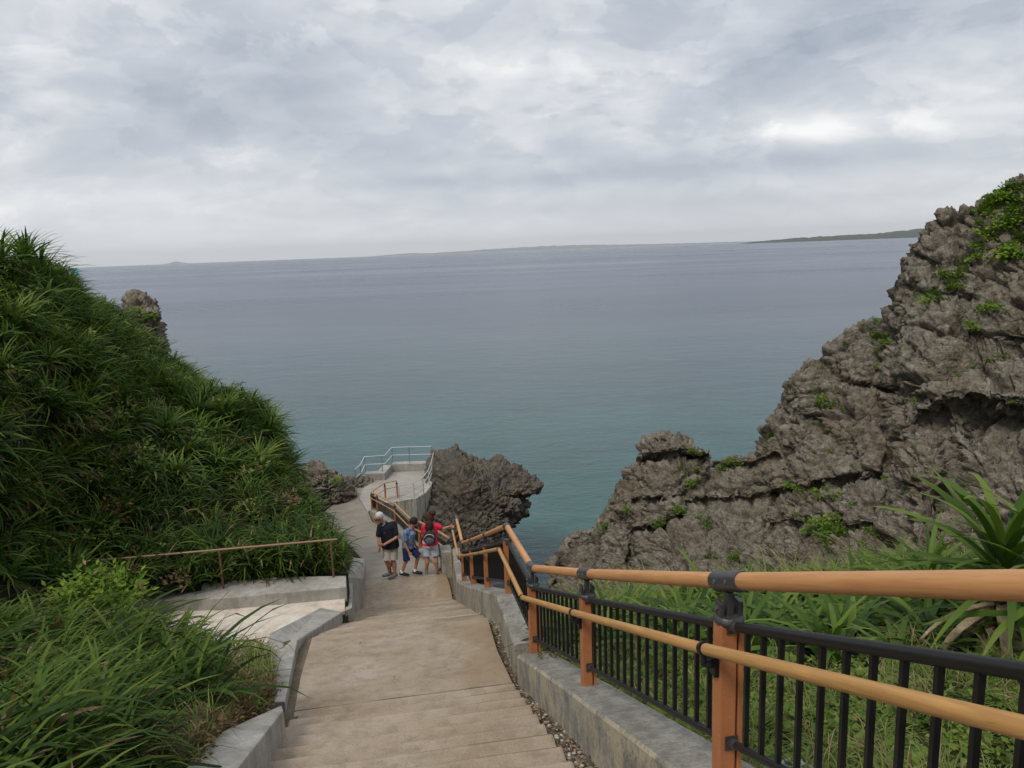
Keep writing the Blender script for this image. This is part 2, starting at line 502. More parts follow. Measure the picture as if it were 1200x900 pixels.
MAT['post'] = material('orange_brown_post', f_paint((.42, .155, .056), .55, .5, 0.0, 4.0))
MAT['black'] = material('black_rail_paint', f_paint((.007, .0065, .006), .5, .25))
MAT['cast'] = material('dark_grey_casting', f_paint((.055, .053, .052), .42, .6, .2, 20.0))
MAT['bolt'] = material('worn_bolt', f_paint((.2, .19, .18), .35, .3, .8))
MAT['white_rail'] = material('pale_steel_rail', f_paint((.46, .48, .46), .45, .3))
MAT['grey_post'] = material('grey_steel_post', f_paint((.17, .20, .20), .45, .2))
MAT['rusty'] = material('brown_rusty_steel', f_paint((.15, .072, .04), .6, .5))
MAT['bronze'] = material('worn_bronze_rail', f_paint((.27, .15, .085), .45, .5))
MAT['white_block'] = material('whitewashed_block', f_paint((.62, .60, .56), .8, .4))
MAT['gravel'] = material('gutter_gravel', lambda n: pbsdf(n, n.ramp(n.new('ShaderNodeAttribute', _attribute_name='lv').outputs['Fac'], [(0, (.06, .048, .036)), (.4, (.17, .135, .095)), (.8, (.30, .26, .20)), (1, (.52, .48, .42))]), .9, spec=.2))
MAT['litter'] = material('leaf_litter', lambda n: pbsdf(n, n.ramp(n.new('ShaderNodeAttribute', _attribute_name='lv').outputs['Fac'], [(0, (.04, .028, .018)), (.5, (.13, .08, .042)), (1, (.3, .21, .12))]), .85, spec=.2))
MAT['bark'] = material('brown_bark', f_soil((.06, .045, .03), (.1, .08, .055), (.15, .12, .085)))


def f_sea(n):
    p = GP(n)
    sx = n.new('ShaderNodeSeparateXYZ', Vector=p)
    dist = n.vmath('LENGTH', p, out=1)
    # shallow reef near the shore, deep water beyond
    wob = n.noise(n.scale(p, (.5, 1, 1)), .018, 4, .6, .6)
    dd = n.math('MULTIPLY', dist, n.math('ADD', .55, n.math('MULTIPLY', wob, .9)))
    col = n.ramp(n.math('DIVIDE', dd, 500.0), [(.07, (.028, .088, .078)), (.15, (.030, .088, .084)), (.24, (.038, .070, .080)), (.40, (.038, .057, .077)), (1.0, (.020, .040, .078))])
    reef = n.noise(p, .055, 5, .65, .4)
    near = n.ramp(n.math('DIVIDE', dd, 170.0), [(.25, (1, 1, 1)), (1.0, (0, 0, 0))])
    col = n.mix(n.math('MULTIPLY', n.math('MULTIPLY', n.ramp(reef, [(.42, 0.0), (.6, 1.0)]), .75), near), col, (.02, .055, .056))
    col = n.mix(n.math('MULTIPLY', n.math('MULTIPLY', n.ramp(reef, [(.30, 1.0), (.42, 0.0)]), .6), near), col, (.03, .125, .105))
    # ripples: fine near, long wind bands far
    r1 = n.noise(n.scale(p, (.55, 1.0, 1)), 2.2, 5, .6)
    r2 = n.noise(n.scale(p, (.6, 1.0, 1)), .4, 6, .62, .4)
    r3 = n.noise(n.scale(p, (.6, 1.0, 1)), .05, 6, .6, .4)
    fade = n.math('DIVIDE', 60.0, n.math('ADD', dist, 60.0))
    h = n.math('ADD', n.math('MULTIPLY', r1, .09), n.math('ADD', n.math('MULTIPLY', r2, .32), n.math('MULTIPLY', r3, .6)))
    wind = n.noise(n.scale(p, (.25, 1.0, 1)), .006, 5, .6, .5)
    rough = n.math('ADD', .22, n.math('MULTIPLY', n.ramp(wind, [(.35, 0.0), (.65, 1.0)]), .07))
    nd = n.new('ShaderNodeBump', Height=h, Distance=1.0)
    n.put(nd, 'Strength', n.math('ADD', .38, n.math('MULTIPLY', fade, .25)))
    return pbsdf(n, col, rough, nd.outputs[0], spec=.5, IOR=1.30)


MAT['sea'] = material('sea_water', f_sea)
MAT['land'] = material('far_land', f_soil((.035, .05, .03), (.05, .065, .04), (.09, .09, .07)))

# ------------------------------------------------------------------ the sea and the far land
R = 48000.0
ring = [0, 20, 60, 150, 400, 1200, 4000, 12000, 28000, R]
V, F = [(0, 40, SEA)], []
for k, r in enumerate(ring[1:]):
    for j in range(48):
        a = 2*math.pi*j/48; V.append((r*math.cos(a), 40+r*math.sin(a), SEA))
for j in range(48): F.append((0, 1+j, 1+(j+1) % 48))
for k in range(len(ring)-2):
    for j in range(48): F.append((1+k*48+j, 1+(k+1)*48+j, 1+(k+1)*48+(j+1) % 48, 1+k*48+(j+1) % 48))
link('sea', mesh_from('sea', V, F), MAT['sea'], kind='structure')


def far_land(name, uv, dist, thick, seed, label=None, cat=None, kind='structure'):
    """long low land on the horizon; uv = (u, height above the sea in photo pixels)"""
    us = np.linspace(uv[0][0], uv[-1][0], 220)
    hp = np.interp(us, [a for a, b in uv], [b for a, b in uv])
    az = np.array([math.atan2(*(pdir(u, 290-(u-600)*.0375)[:2])) for u in us])
    q = np.stack([us*.09, us*0, us*0+seed], 1)
    hh = hp*dist/F_PX*(1+.28*fbm(q, 4, seed))
    prof = [(0, -.02), (.12, .55), (.35, .9), (.5, 1.0), (.75, .6), (1, -.02)]
    V = np.zeros((len(us), len(prof), 3))
    for j, (dpt, k) in enumerate(prof):
        rr = dist+dpt*thick
        V[:, j, 0] = np.sin(az)*rr; V[:, j, 1] = np.cos(az)*rr
        V[:, j, 2] = SEA + hh*k*(1+.12*fbm(q*1.7+j*3, 3, seed+j))
    return link(name, mesh_from(name, V.reshape(-1, 3), grid_faces(len(us), len(prof)), True), MAT['land'], kind=kind)


far_land('headland', [(868, 0), (885, 2), (930, 4.5), (985, 5.5), (1030, 6.5), (1065, 9), (1090, 10), (1180, 9), (1300, 12)], 9000, 3000, 3)
far_land('distant_hills', [(430, 0), (480, 2.2), (500, 1.2), (540, 2), (580, 3.4), (640, 4.6), (690, 3.8), (760, 2.2), (830, 1.4), (880, 1), (930, 0)], 45500, 2300, 5)
far_land('distant_island', [(190, 0), (200, 1.2), (206, 2.6), (212, 1.2), (222, 0)], 45500, 2000, 9)

# ------------------------------------------------------------------ stairway and paths
# (s, w): s runs down the stairway, w to its right
DV = np.array([-.155, .988]); NV = np.array([.988, .155])
S0, RISE, TREAD = 7.1, .1333, .3333
GS = [-2, 7.1, 9.6, 17.2, 18.9, 24, 30, 37, 48]; GZ = [-.88, -4.52, -5.05, -8.45, -8.5, -10.1, -11.7, -13.3, -13.3]


def G(s): return float(np.interp(s, GS, GZ))
def XY(s, w): return s*DV+w*NV
def SW(s, w, z): a = XY(s, w); return (a[0], a[1], z)


def step_blocks(parent, s_from, s_to, z_from, n, wl, wr, mat):
    tr = (s_to-s_from)/n; ri = (z_from-G(s_to))/n
    for i in range(n):
        s0 = s_from+i*tr; z = z_from-(i+1)*ri if i < n else 0
        L, Rr = wl(s0), wr(s0)
        j1, j2 = rnd.uniform(-.012, .012), rnd.uniform(-.015, .015)
        nseg = 7; m = MB()
        nose = s0+tr+.012
        top = [SW(s0-.02, L+(Rr-L)*k/nseg, z+.002*math.sin(k*2+i)) for k in range(nseg+1)]
        bot = [SW(nose+j1+(j2-j1)*k/nseg+rnd.uniform(-.006, .006), L+(Rr-L)*k/nseg, z+.002*math.sin(k*2+i)) for k in range(nseg+1)]
        m.prism(top+bot[::-1], .34)
        m.build('step', mat, parent, bevel=.022)


stairs = empty('concrete_stairs', (0, 0, 0), kind='structure')
# upper flight: its last riser ends at the crack line of the landing
n1 = 24
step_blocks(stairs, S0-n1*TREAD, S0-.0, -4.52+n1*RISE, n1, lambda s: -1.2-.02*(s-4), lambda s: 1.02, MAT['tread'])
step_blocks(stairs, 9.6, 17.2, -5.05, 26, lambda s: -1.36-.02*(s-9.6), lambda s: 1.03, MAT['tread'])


def strip(name, st, mat, thick=.4, sub=10, amp=.006, seed=2, **kw):
    """a slab between a left and a right edge given at stations ((x,y,z) left, (x,y,z) right)"""
    L = np.array([a for a, b in st], float); Rr = np.array([b for a, b in st], float)
    k = np.linspace(0, len(st)-1, (len(st)-1)*sub+1)
    Li = np.stack([np.interp(k, range(len(st)), L[:, c]) for c in range(3)], 1)
    Ri = np.stack([np.interp(k, range(len(st)), Rr[:, c]) for c in range(3)], 1)
    nw = 17; tt = np.linspace(0, 1, nw)[None, :, None]
    V = Li[:, None]*(1-tt)+Ri[:, None]*tt
    V[:, :, 2] += amp*fbm(V.reshape(-1, 3)*1.3, 3, seed).reshape(V.shape[:2])
    nu = V.shape[0]
    top = V.reshape(-1, 3); F = [tuple(f) for f in grid_faces(nu, nw)]
    edge = [i*nw for i in range(nu)] + [(nu-1)*nw+j for j in range(1, nw)] + [i*nw+nw-1 for i in range(nu-2, -1, -1)] + [j for j in range(nw-2, 0, -1)]
    base = len(top); B = top[edge].copy(); B[:, 2] -= thick
    F += [(edge[i], edge[(i+1) % len(edge)], base+(i+1) % len(edge), base+i) for i in range(len(edge))]
    me = mesh_from(name, np.vstack([top, B]), F)
    return link(name, me, mat, kind='structure', **kw)


def st(s, wl, wr, z=None):
    z = G(s) if z is None else z
    return (SW(s, wl, z), SW(s, wr, z))


strip('upper_landing', [st(7.118, -1.25, 1.0, -4.522), st(8.2, -1.32, .98), st(9.6, -1.36, 1.03, -5.048)], MAT['path'])
strip('middle_landing', [st(17.2, -1.6, 1.0, -8.452), st(18.0, -1.62, 1.0), st(18.9, -1.62, .95)], MAT['path'])
strip('lower_path', [st(18.905, -1.62, .97, -8.51), st(21, -1.5, .75), st(24, -1.5, .3), st(28.5, -2.25, -.2), st(33, -3.3, -1.1), st(36, -4.1, -1.7), st(38.2, -4.5, -2.0), st(40.3, -3.7, -2.1), st(43, -3.4, -1.2), st(45, -3.2, .2, -13.305)],
      MAT['lower_path'])
# the ground under and beside the stairs: gutters of dirt and gravel
strip('right_gutter', [st(-1, .85, 1.3, G(-1)-.12), st(7.1, .85, 1.3, -4.62), st(9.6, .85, 1.3, -5.14), st(17.2, .9, 1.3, -8.54), st(19, .9, 1.3, -8.6)], MAT['gutter'], amp=.03)
strip('left_gutter', [st(-1, -1.6, -1.1, G(-1)-.10), st(6.6, -1.75, -1.2, -4.40), st(7.1, -1.75, -1.2, -4.54), st(9.6, -1.9, -1.3, -5.06), st(17.2, -1.9, -1.5, -8.54), st(19, -1.9, -1.5, -8.6)], MAT['gutter'], amp=.03)


# ------------------------------------------------------------------ right hand parapet wall
HP = .98
PB = [P(u, v, t) for u, v, t in ((851, 905, 3.55), (690, 803, 6.1), (627, 765, 8.05), (597, 695, 10.25), (572, 689, 12.9), (555, 685, 15.4), (544, 681, 18.0))]
d0 = (PB[0]-PB[1]); d0 = d0/np.linalg.norm(d0[:2])*2.35
PM1 = PB[0]+np.array([.37, -2.33, 1.06])*.98


def side(p, off):
    return np.array([p[0]+NV[0]*off, p[1]+NV[1]*off, p[2]])


wall_pts = [PM1+(PM1-PB[0])*.6] + [PM1] + PB[:3]
# between the posts the coping bends a little; the wall has a joint before the flat part
IN = [side(p, -.2) for p in wall_pts]; OUT = [side(p, .17) for p in wall_pts]
W2i = [side(PB[2], -.2)+np.array([-.03, .25, -.02]), side(PB[3], -.19)]
W2o = [side(PB[2], .17)+np.array([-.03, .25, -.02]), side(PB[3], .16)]


def wall_run(name, inn, out, depth, mat, parent, n=14, amp=.006, batter=.03):
    """a parapet: coping surface between the inner and outer top edges, faces down on both sides"""
    inn = np.array(inn); out = np.array(out)
    seg = np.r_[0, np.cumsum(np.linalg.norm(np.diff(inn, axis=0), axis=1))]
    k = np.unique(np.r_[seg, np.linspace(0, seg[-1], max(2, int(seg[-1]/.12)))])
    I = np.stack([np.interp(k, seg, inn[:, c]) for c in range(3)], 1); O = np.stack([np.interp(k, seg, out[:, c]) for c in range(3)], 1)
    acr = (O-I)/np.linalg.norm(O-I, axis=1, keepdims=True)
    c = .018
    prof = [(I-acr*batter, -depth), (I-acr*.004, -depth*.5), (I, -c*1.4), (I+acr*c, 0.0), ((I+O)/2, .004), (O-acr*c, 0), (O, -c*1.4), (O+acr*batter, -depth)]
    V = np.stack([q+np.array([0, 0, dz]) for q, dz in prof], 1)
    V += (amp*np.stack([fbm(V.reshape(-1, 3)*2.3, 3, s) for s in (1, 2, 3)], 1)).reshape(V.shape)
    nu, nv = V.shape[:2]
    F = [tuple(f) for f in grid_faces(nu, nv)] + [tuple(range(nv)), tuple((nu-1)*nv+j for j in range(nv-1, -1, -1))]
    m = MB(); m.add(V.reshape(-1, 3), F)
    return m.build(name, mat, parent)


parapet = empty('parapet_wall', tuple(PB[1]), label='long grey concrete parapet wall stepping down the right side of the stairs under the wooden railing', cat='wall')
inv = Matrix.Translation(-Vector(PB[1]))


def re_parent(o, root):
    """parent keeping the place in the world"""
    o.parent = root; o.matrix_parent_inverse = Matrix.Translation(-Vector(root.location)) if root.rotation_euler.z == 0 else root.matrix_world.inverted()
    return o


a = wall_run('wall_section', IN, OUT, .75, MAT['wall'], None); re_parent(a, parapet)
a = wall_run('wall_section', W2i, W2o, .7, MAT['wall'], None); re_parent(a, parapet)
b3i = side(PB[3], -.19)+np.array([-.005, .012, -.004]); b3o = side(PB[3], .16)+np.array([-.005, .012, -.004])
a = wall_run('wall_section', [b3i] + [side(p, -.18) for p in PB[4:]], [b3o] + [side(p, .15) for p in PB[4:]], .7, MAT['wall'], None); re_parent(a, parapet)
e6i = side(PB[6], -.18)+np.array([-.003, .015, 0]); e6o = side(PB[6], .15)+np.array([-.003, .015, 0])
zt = PB[6][2]
E1 = SW(18.95, 1.16, zt); E2 = SW(18.95, 1.40, zt)
a = wall_run('wall_section', [e6i, E1], [e6o, E2], .75, MAT['wall'], None); re_parent(a, parapet)
# end block that narrows the path beside the woman
m = MB(); m.prism([SW(18.75, .86, zt+.01), SW(18.75, 1.14, zt+.01), SW(19.25, 1.14, zt+.01), SW(19.25, .84, zt+.01)], .95)
a = m.build('end_block', MAT['wall'], bevel=.02); re_parent(a, parapet)

# ------------------------------------------------------------------ railing
UPV = np.array([0, 0, 1.0])


def unit(a): a = np.array(a, float); return a/np.linalg.norm(a)


def knuckle(m, p, d, r, L):
    """cast sleeve around a rail end: fat tube with a collar"""
    d = unit(d)
    m.tube([p, p+d*L*.15, p+d*L*.8, p+d*L], [r*1.05, r*1.28, r*1.22, r*1.08], 14)


def make_post(root, p, dirn, hgt, near=True, slope=0.0):
    """square orange post, a slot, a thin rear plate, a cast fork on top"""
    d = unit([dirn[0], dirn[1], 0]); acr = np.array([d[1], -d[0], 0])
    hb = hgt-.19
    m = MB(); m.frame_box(p+UPV*hb/2-acr*.017, d, acr, UPV, .043, .040, hb/2)
    po = m.build('post', MAT['post'], None, bevel=.008 if near else 0); re_parent(po, root)
    m = MB(); m.frame_box(p+UPV*hb/2+acr*.046, d, acr, UPV, .040, .012, hb/2-.004)
    re_parent(m.build('post_plate', MAT['post'], None, bevel=.004 if near else 0), root)
    m = MB()
    c = p+UPV*hb
    m.tube([c-UPV*.008, c+UPV*.012, c+UPV*.03], [.068, .072, .062], 18)          # collar
    for sgn in (-1, 1):
        m.frame_box(c+UPV*.062+acr*.045*sgn, d, acr, UPV, .03, .012, .036)          # fork
    m.frame_box(c+UPV*.08, d, acr, UPV, .022, .018, .06)                            # tongue up to the rail
    cap = m.build('post_cap', MAT['cast'], None, bevel=.006 if near else 0); re_parent(cap, root)
    if near:
        for sgn in (-1, 1):
            b = MB(); b.tube([c+UPV*.066+acr*.056*sgn, c+UPV*.066+acr*.068*sgn], .013, 8)
            bo = b.build('bolt', MAT['bolt']); bo.parent = cap
            bo.matrix_parent_inverse = Matrix.Identity(4)
    return po


rail = empty('wooden_railing', tuple(PB[1]), label='railing with orange posts, tan wooden rails and black bars on the right parapet', cat='railing')
posts = [PM1] + PB
ANG = []
for i, p in enumerate(posts):
    a = posts[max(i-1, 0)]; b = posts[min(i+1, len(posts)-1)]
    make_post(rail, p, b-a, HP, near=i < 5)
Q1 = np.array(SW(18.6, 1.30, 0)); Q1[2] = PB[6][2]      # corner after the level part of the wall
Q2 = np.array(SW(21.3, 1.05, 0)); Q2[2] = -9.35
topc = [PM1+(PM1-PB[0])*.6] + posts + [Q1]
topc = [q+UPV*HP for q in topc]


def rod(name, a, b, r, mat, root, n=18):
    L = np.linalg.norm(b-a); m = MB(); m.tube([(0, y, 0) for y in np.linspace(0, L, 5)], r, n)
    o = m.build(name, mat, None, smooth=True)
    q = Vector(b-a).to_track_quat('Y', 'Z')
    o.location = tuple(a); o.rotation_euler = q.to_euler()
    o.parent = root; o.matrix_parent_inverse = Matrix.Translation(-Vector(root.location))
    return o


def rail_tubes(name, pts, r, mat, rr=None):
    for a, b in zip(pts[:-1], pts[1:]):
        d = unit(b-a)
        rod(name, a+d*.03, b-d*.03, r, mat, rail)


rail_tubes('top_rail', topc, .0385, MAT['rail_top'])
# cast clamps round the top rail over each post
for i in range(1, len(topc)):
    p = topc[i]; a = unit(topc[i-1]-p); b = unit(topc[min(i+1, len(topc)-1)]-p) if i < len(topc)-1 else -a
    m = MB()
    near = i < 5
    L = .145 if i < 5 else .11
    m.tube([p+a*L, p+a*L*.82, p+a*.02, p, p+b*.02, p+b*L*.82, p+b*L], [.044, .049, .0475, .0475, .0475, .049, .044], 18)
    cl_o = m.build('rail_clamp', MAT['cast'], None, smooth=True); re_parent(cl_o, rail)
    if near:
        acr = unit(np.cross(b, UPV))
        for k in (-.06, .06):
            q = p + (a if k < 0 else b)*abs(k) + acr*.0 - acr*.046
            bm_ = MB(); bm_.tube([q+acr*.004, q-acr*.006], .012, 8)
            for sg in (1,):
                bo = bm_.build('bolt', MAT['bolt']); bo.parent = cl_o
# middle handrail on brackets, on the path side
hof = -.12
HM = .66
mids = [q-UPV*HP+UPV*HM for q in topc]
mids = [side(q, hof) for q in mids]
# its corners sit a little before the posts
rail_tubes('hand_rail', mids, .027, MAT['wood'])
for i in range(1, len(mids)):
    p = mids[i]; a = unit(mids[i-1]-p)
    m = MB(); m.tube([p+a*.012, p-a*.012], .033, 16)
    m.tube([p-UPV*.02, p-UPV*.075+np.array([NV[0], NV[1], 0])*.0, p-UPV*.085+np.array([NV[0], NV[1], 0])*.05], [.017, .018, .02], 8)
    dn = unit((topc[i]-topc[i-1])*np.array([1, 1, 0])); ac = np.array([dn[1], -dn[0], 0])
    if i < len(topc)-1:
        m.frame_box(p+UPV*(-.085)+np.array([NV[0], NV[1], 0])*.052, dn, ac, UPV, .03, .012, .05)
    re_parent(m.build('rail_bracket', MAT['black'] if i < 7 else MAT['cast'], None), rail)


def panel(p, q, n, root, near=True, mat='black', hb=.17, ht=.76, r=.0235, bw=(.011, .017)):
    d = q-p; dh = unit(d*np.array([1, 1, 0])); dd = unit(d); ac = np.array([dh[1], -dh[0], 0])
    off = .052
    a0 = p+dd*off; a1 = q-dd*off
    fr = MB()
    pr = empty('bar_panel')
    pr.location = tuple(p); re_parent(pr, root)
    bpy.context.view_layer.update()
    def put(o):
        o.parent = pr; o.matrix_parent_inverse = pr.matrix_world.inverted(); return o
    bpy.context.view_layer.update()
    for h, nm, rr in ((ht, 'upper_bar', r), (hb, 'lower_bar', r*.82)):
        m = MB(); m.tube([a0+UPV*h, a1+UPV*h], rr, 14); put(m.build(nm, MAT[mat], None, smooth=True))
        for e, sg in ((a0, 1), (a1, -1)):
            m = MB(); c = e+UPV*h
            knuckle(m, c-dd*sg*.012, dd*sg, rr, .075)
            m.frame_box(c-dd*sg*.004, dd, ac, UPV, .01, .03, .036)
            put(m.build('rail_socket', MAT['cast'], None))
    proto = None
    for k in range(n):
        f = (k+1)/(n+1)
        b0 = a0+(a1-a0)*f
        if proto is None:
            m = MB(); m.frame_box(UPV*(ht+hb)/2, dh, ac, UPV, bw[1]/2, bw[0], (ht-hb)/2)
            proto = m.build('baluster', MAT[mat], None); o = proto
        else:
            o = bpy.data.objects.new('baluster', proto.data); COL.objects.link(o)
        o.location = tuple(b0)
        put(o)


for i in range(len(posts)-1):
    L = np.linalg.norm(posts[i+1]-posts[i])
    panel(posts[i+1], posts[i], {0: 15, 1: 15, 2: 12}.get(i, 13), rail, mat='black')
for i in range(4):
    pass

# ------------------------------------------------------------------ the railing and wall beyond the brow, down to the platform
FP = [np.array(SW(19.6, 1.12, -8.75)), np.array(SW(22.0, .80, -9.35)), np.array(SW(24.6, .42, -10.05)), P(482, 634, 29.5), P(464, 614, 33.0), P(443, 601, 36.8), P(436.5, 597, 38.6)]
for p, s_ in zip(FP[3:], (27.5, 31, 35, 37)):
    pass
low = empty('lower_railing', tuple(FP[3]), label='far brown railing on a low wall along the path behind the three people', cat='railing')
wl = empty('lower_parapet', tuple(FP[3]), label='low grey wall edging the lower path behind the three people', cat='wall')
a = wall_run('wall_section', [side(p, -.15) for p in FP], [side(p, .15) for p in FP], 1.3, MAT['wall'], None, amp=.012); re_parent(a, wl)
for i, p in enumerate(FP):
    a = FP[max(i-1, 0)]; b = FP[min(i+1, len(FP)-1)]
    make_post(low, p, b-a, .95, near=False)
xp = [FP[4]*.5+FP[5]*.5, FP[5]*.45+FP[6]*.55]
for nm, h, r, mt, of in (('top_rail', .95, .036, 'wood', 0), ('hand_rail', .66, .024, 'wood', -.1), ('upper_bar', .76, .02, 'black', 0), ('lower_bar', .17, .018, 'black', 0)):
    for a, b in zip(FP[:-1], FP[1:]):
        m = MB(); m.tube([side(a, of)+UPV*h, side(b, of)+UPV*h], r, 8)
        re_parent(m.build(nm, MAT[mt], None, smooth=True), low)
for a, b in zip(FP[:-1], FP[1:]):
    n = max(4, int(np.linalg.norm(b-a)/.17)); dh = unit((b-a)*np.array([1, 1, 0])); ac = np.array([dh[1], -dh[0], 0])
    for k in range(n):
        q = a+(b-a)*(k+1)/(n+1)
        m = MB(); m.frame_box(q+UPV*.465, dh, ac, UPV, .008, .01, .295)
        re_parent(m.build('baluster', MAT['black'], None), low)

# ------------------------------------------------------------------ left kerb walls, patio
def poly_wall(name, uvh, depth, label=None, cat=None, mat='kerb', root=None, bevel=.015):
    """solid below a top polygon given as pixels with world z"""
    pts = [Z(u, v, z) for u, v, z in uvh]
    m = MB(); m.prism(pts, depth)
    o = m.build(name, MAT[mat], None, bevel=bevel)
    if label: props(o, label, cat)
    return o


poly_wall('kerb_wall', [(279, 900, -3.25), (332, 832, -3.92), (330, 826, -3.98), (262, 856, -3.62), (222, 892, -3.32), (190, 960, -2.85), (232, 965, -2.85)], .75,
          'sloping grey concrete kerb wall at the bottom left beside the upper steps', 'wall')
poly_wall('kerb_wall', [(334, 822, -4.44), (349, 751, -4.86), (401, 717, -5.95), (376, 712, -6.0), (316, 742, -4.95), (300, 790, -4.6), (296, 824, -4.42)], .8,
          'bent grey concrete kerb wall between the pale patio and the middle of the path', 'wall')
poly_wall('kerb_wall', [(404.5, 716, -6.0), (412.5, 712, -6.05), (413, 683, -6.9), (405, 683, -6.9)], 1.8,
          'narrow dark kerb end right of the patio beside the middle landing', 'wall')
poly_wall('kerb_wall', [(408, 676, -7.05), (426, 678, -8.0), (428.5, 655, -8.6), (412, 653, -8.6)], 1.4, 'short grey kerb stub under long leaves beside the landing', 'wall')
pz = -6.05
patio = poly_wall('patio', [(404, 694, pz), (404, 716, pz), (372, 722, pz), (318, 752, pz), (290, 800, pz), (120, 800, pz), (120, 705, pz)], .3, None, None, 'patio', bevel=0)
props(patio, kind='structure')
gt = MB(); gt.prism([Z(u, v, pz-.06) for u, v in ((408, 672), (408, 730), (330, 770), (300, 830), (-300, 830), (-700, 700), (-300, 660), (200, 668))], 1.5)
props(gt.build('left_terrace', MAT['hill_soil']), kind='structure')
pw = empty('patio_wall', tuple(Z(405, 680, -5.8)), label='low grey concrete wall at the back of the pale patio carrying a thin brown handrail', cat='wall')
zt = pz+.22
o = poly_wall('coping', [(405.5, 688, zt), (405.5, 674.5, zt), (330, 676, zt), (180, 686, zt), (90, 694, zt), (90, 706, zt), (180, 703, zt), (255, 701.5, zt)], .5); re_parent(o, pw)
hr = empty('patio_handrail', tuple(Z(391, 678, zt)), label='thin worn bronze handrail on two brown posts behind the patio', cat='handrail')
pa = Z(391, 677, zt-.01); pb = Z(262, 690, zt-.01)
hh = .74
for p in (pa, pb):
    m = MB(); m.box(p[0]-.017, p[0]+.017, p[1]-.017, p[1]+.017, p[2], p[2]+hh-.02)
    re_parent(m.build('post', MAT['rusty'], None, bevel=.004), hr)
dd = unit(pb-pa)
ra = pa+UPV*hh-dd*.12; rb = pa+UPV*hh+(pb-pa)*2.02+np.array([0, 0, .02])
m = MB(); m.tube([ra, (ra+rb)/2, rb], .019, 12); re_parent(m.build('rail', MAT['bronze'], None, smooth=True), hr)
# small ribbed white block among the leaves
wb = empty('white_block', tuple(Z(183, 702, pz)), label='small ribbed white concrete block half hidden by grass left of the patio', cat='block')
c = Z(186, 703, pz+.02)
for k in range(4):
    m = MB(); m.box(c[0]-.55+.02*k, c[0]+.2-.01*k, c[1]-.2, c[1]+.15, c[2]+.02+k*.085, c[2]+.09+k*.085)
    re_parent(m.build('slab', MAT['white_block'], None, bevel=.012), wb)

# ------------------------------------------------------------------ lookout platform over the sea
ZP = -13.25
look = empty('lookout_platform', tuple(Z(470, 570, ZP)), label='grey concrete lookout platform with low kerbs above the sea', cat='platform')
flo = [(421, 583.5), (429, 566), (431, 563), (452, 562), (459.5, 553), (495, 552), (505, 549), (503, 562), (499, 572), (493, 579), (484, 584), (468, 586), (440, 592), (431, 600)]
m = MB(); m.prism([Z(u, v, ZP) for u, v in flo], 1.2); re_parent(m.build('floor', MAT['platform'], None), look)


def kerb_line(uvs, z, hgt, wid, name, mat, root, depth=.0, s=1):
    pts = [Z(u, v, z) for u, v in uvs]
    I, O = [], []
    for i, p in enumerate(pts):
        d = unit((pts[min(i+1, len(pts)-1)]-pts[max(i-1, 0)])*np.array([1, 1, 0])); nn = np.array([-d[1], d[0], 0])*s
        I.append(p+UPV*hgt); O.append(p+nn*wid+UPV*hgt)
    m = MB()
    for i in range(len(pts)-1):
        V = [I[i], I[i+1], O[i+1], O[i]]
        m.prism(V, hgt+depth)
    re_parent(m.build(name, MAT[mat], None, bevel=0), root)
    return [(a+b)/2 for a, b in zip(I, O)]


k1 = kerb_line([(428.5, 563.5), (452, 562)], ZP, .42, .55, 'kerb', 'kerb', look, .3)
k2 = kerb_line([(451.2, 562.6), (459.5, 552.8)], ZP, .425, .55, 'kerb', 'kerb', look, .3)
k3 = kerb_line([(459.8, 552.5), (496, 551.5), (506, 551.2)], ZP, .46, .6, 'kerb', 'kerb', look, .3)
rw = [(506.5, 551), (504.5, 560), (500.5, 571), (494, 580), (484, 585.5), (468, 588), (452, 590)]
k4 = kerb_line(rw, ZP+.004, .12, .26, 'side_wall', 'streaked', look, 2.6, s=1)
# white rails
wr = empty('platform_railing', tuple(k3[0]), label='white two bar steel railing round the seaward edge of the lookout platform', cat='railing')


def rail_path(pts, root, hs=(.5, 1.0), r=.028, rmat='white_rail', pm='grey_post', posts_at=None, pr=.028):
    for a, b in zip(pts[:-1], pts[1:]):
        for h in hs:
            m = MB(); m.tube([a+UPV*h, b+UPV*h], r, 8); re_parent(m.build('rail', MAT[rmat], None, smooth=True), root)
    for p in (posts_at or pts):
        m = MB(); m.tube([p-UPV*.02, p+UPV*hs[-1]], pr, 8); re_parent(m.build('post', MAT[pm], None, smooth=True), root)


seq = [k1[0], k1[1], k3[0], k3[1], k3[2]]
k0 = k1[0]+np.array([-.10, -.9, -.25]); k00 = k0+np.array([-.22, -.5, -.1])
rail_path([k00, k0]+seq, wr, posts_at=[k00, k0, k1[0], k1[0]*.15+k1[1]*.85, k3[0], k3[0]*.45+k3[1]*.55, k3[2]])
wr2 = empty('side_railing', tuple(k4[0]), label='pale steel rails sweeping down the curved right wall of the lookout platform', cat='railing')
cur = []
for i in range(len(k4)-2):
    for f in (0, .33, .66): cur.append(k4[i]*(1-f)+k4[i+1]*f)
cur.append(k4[-2])
cur = [p-UPV*.05*i*.2 for i, p in enumerate(cur)]
rail_path([p+UPV*(0) for p in cur], wr2, hs=(.3, .62, .98), posts_at=cur[::3], pm='white_rail', r=.022)
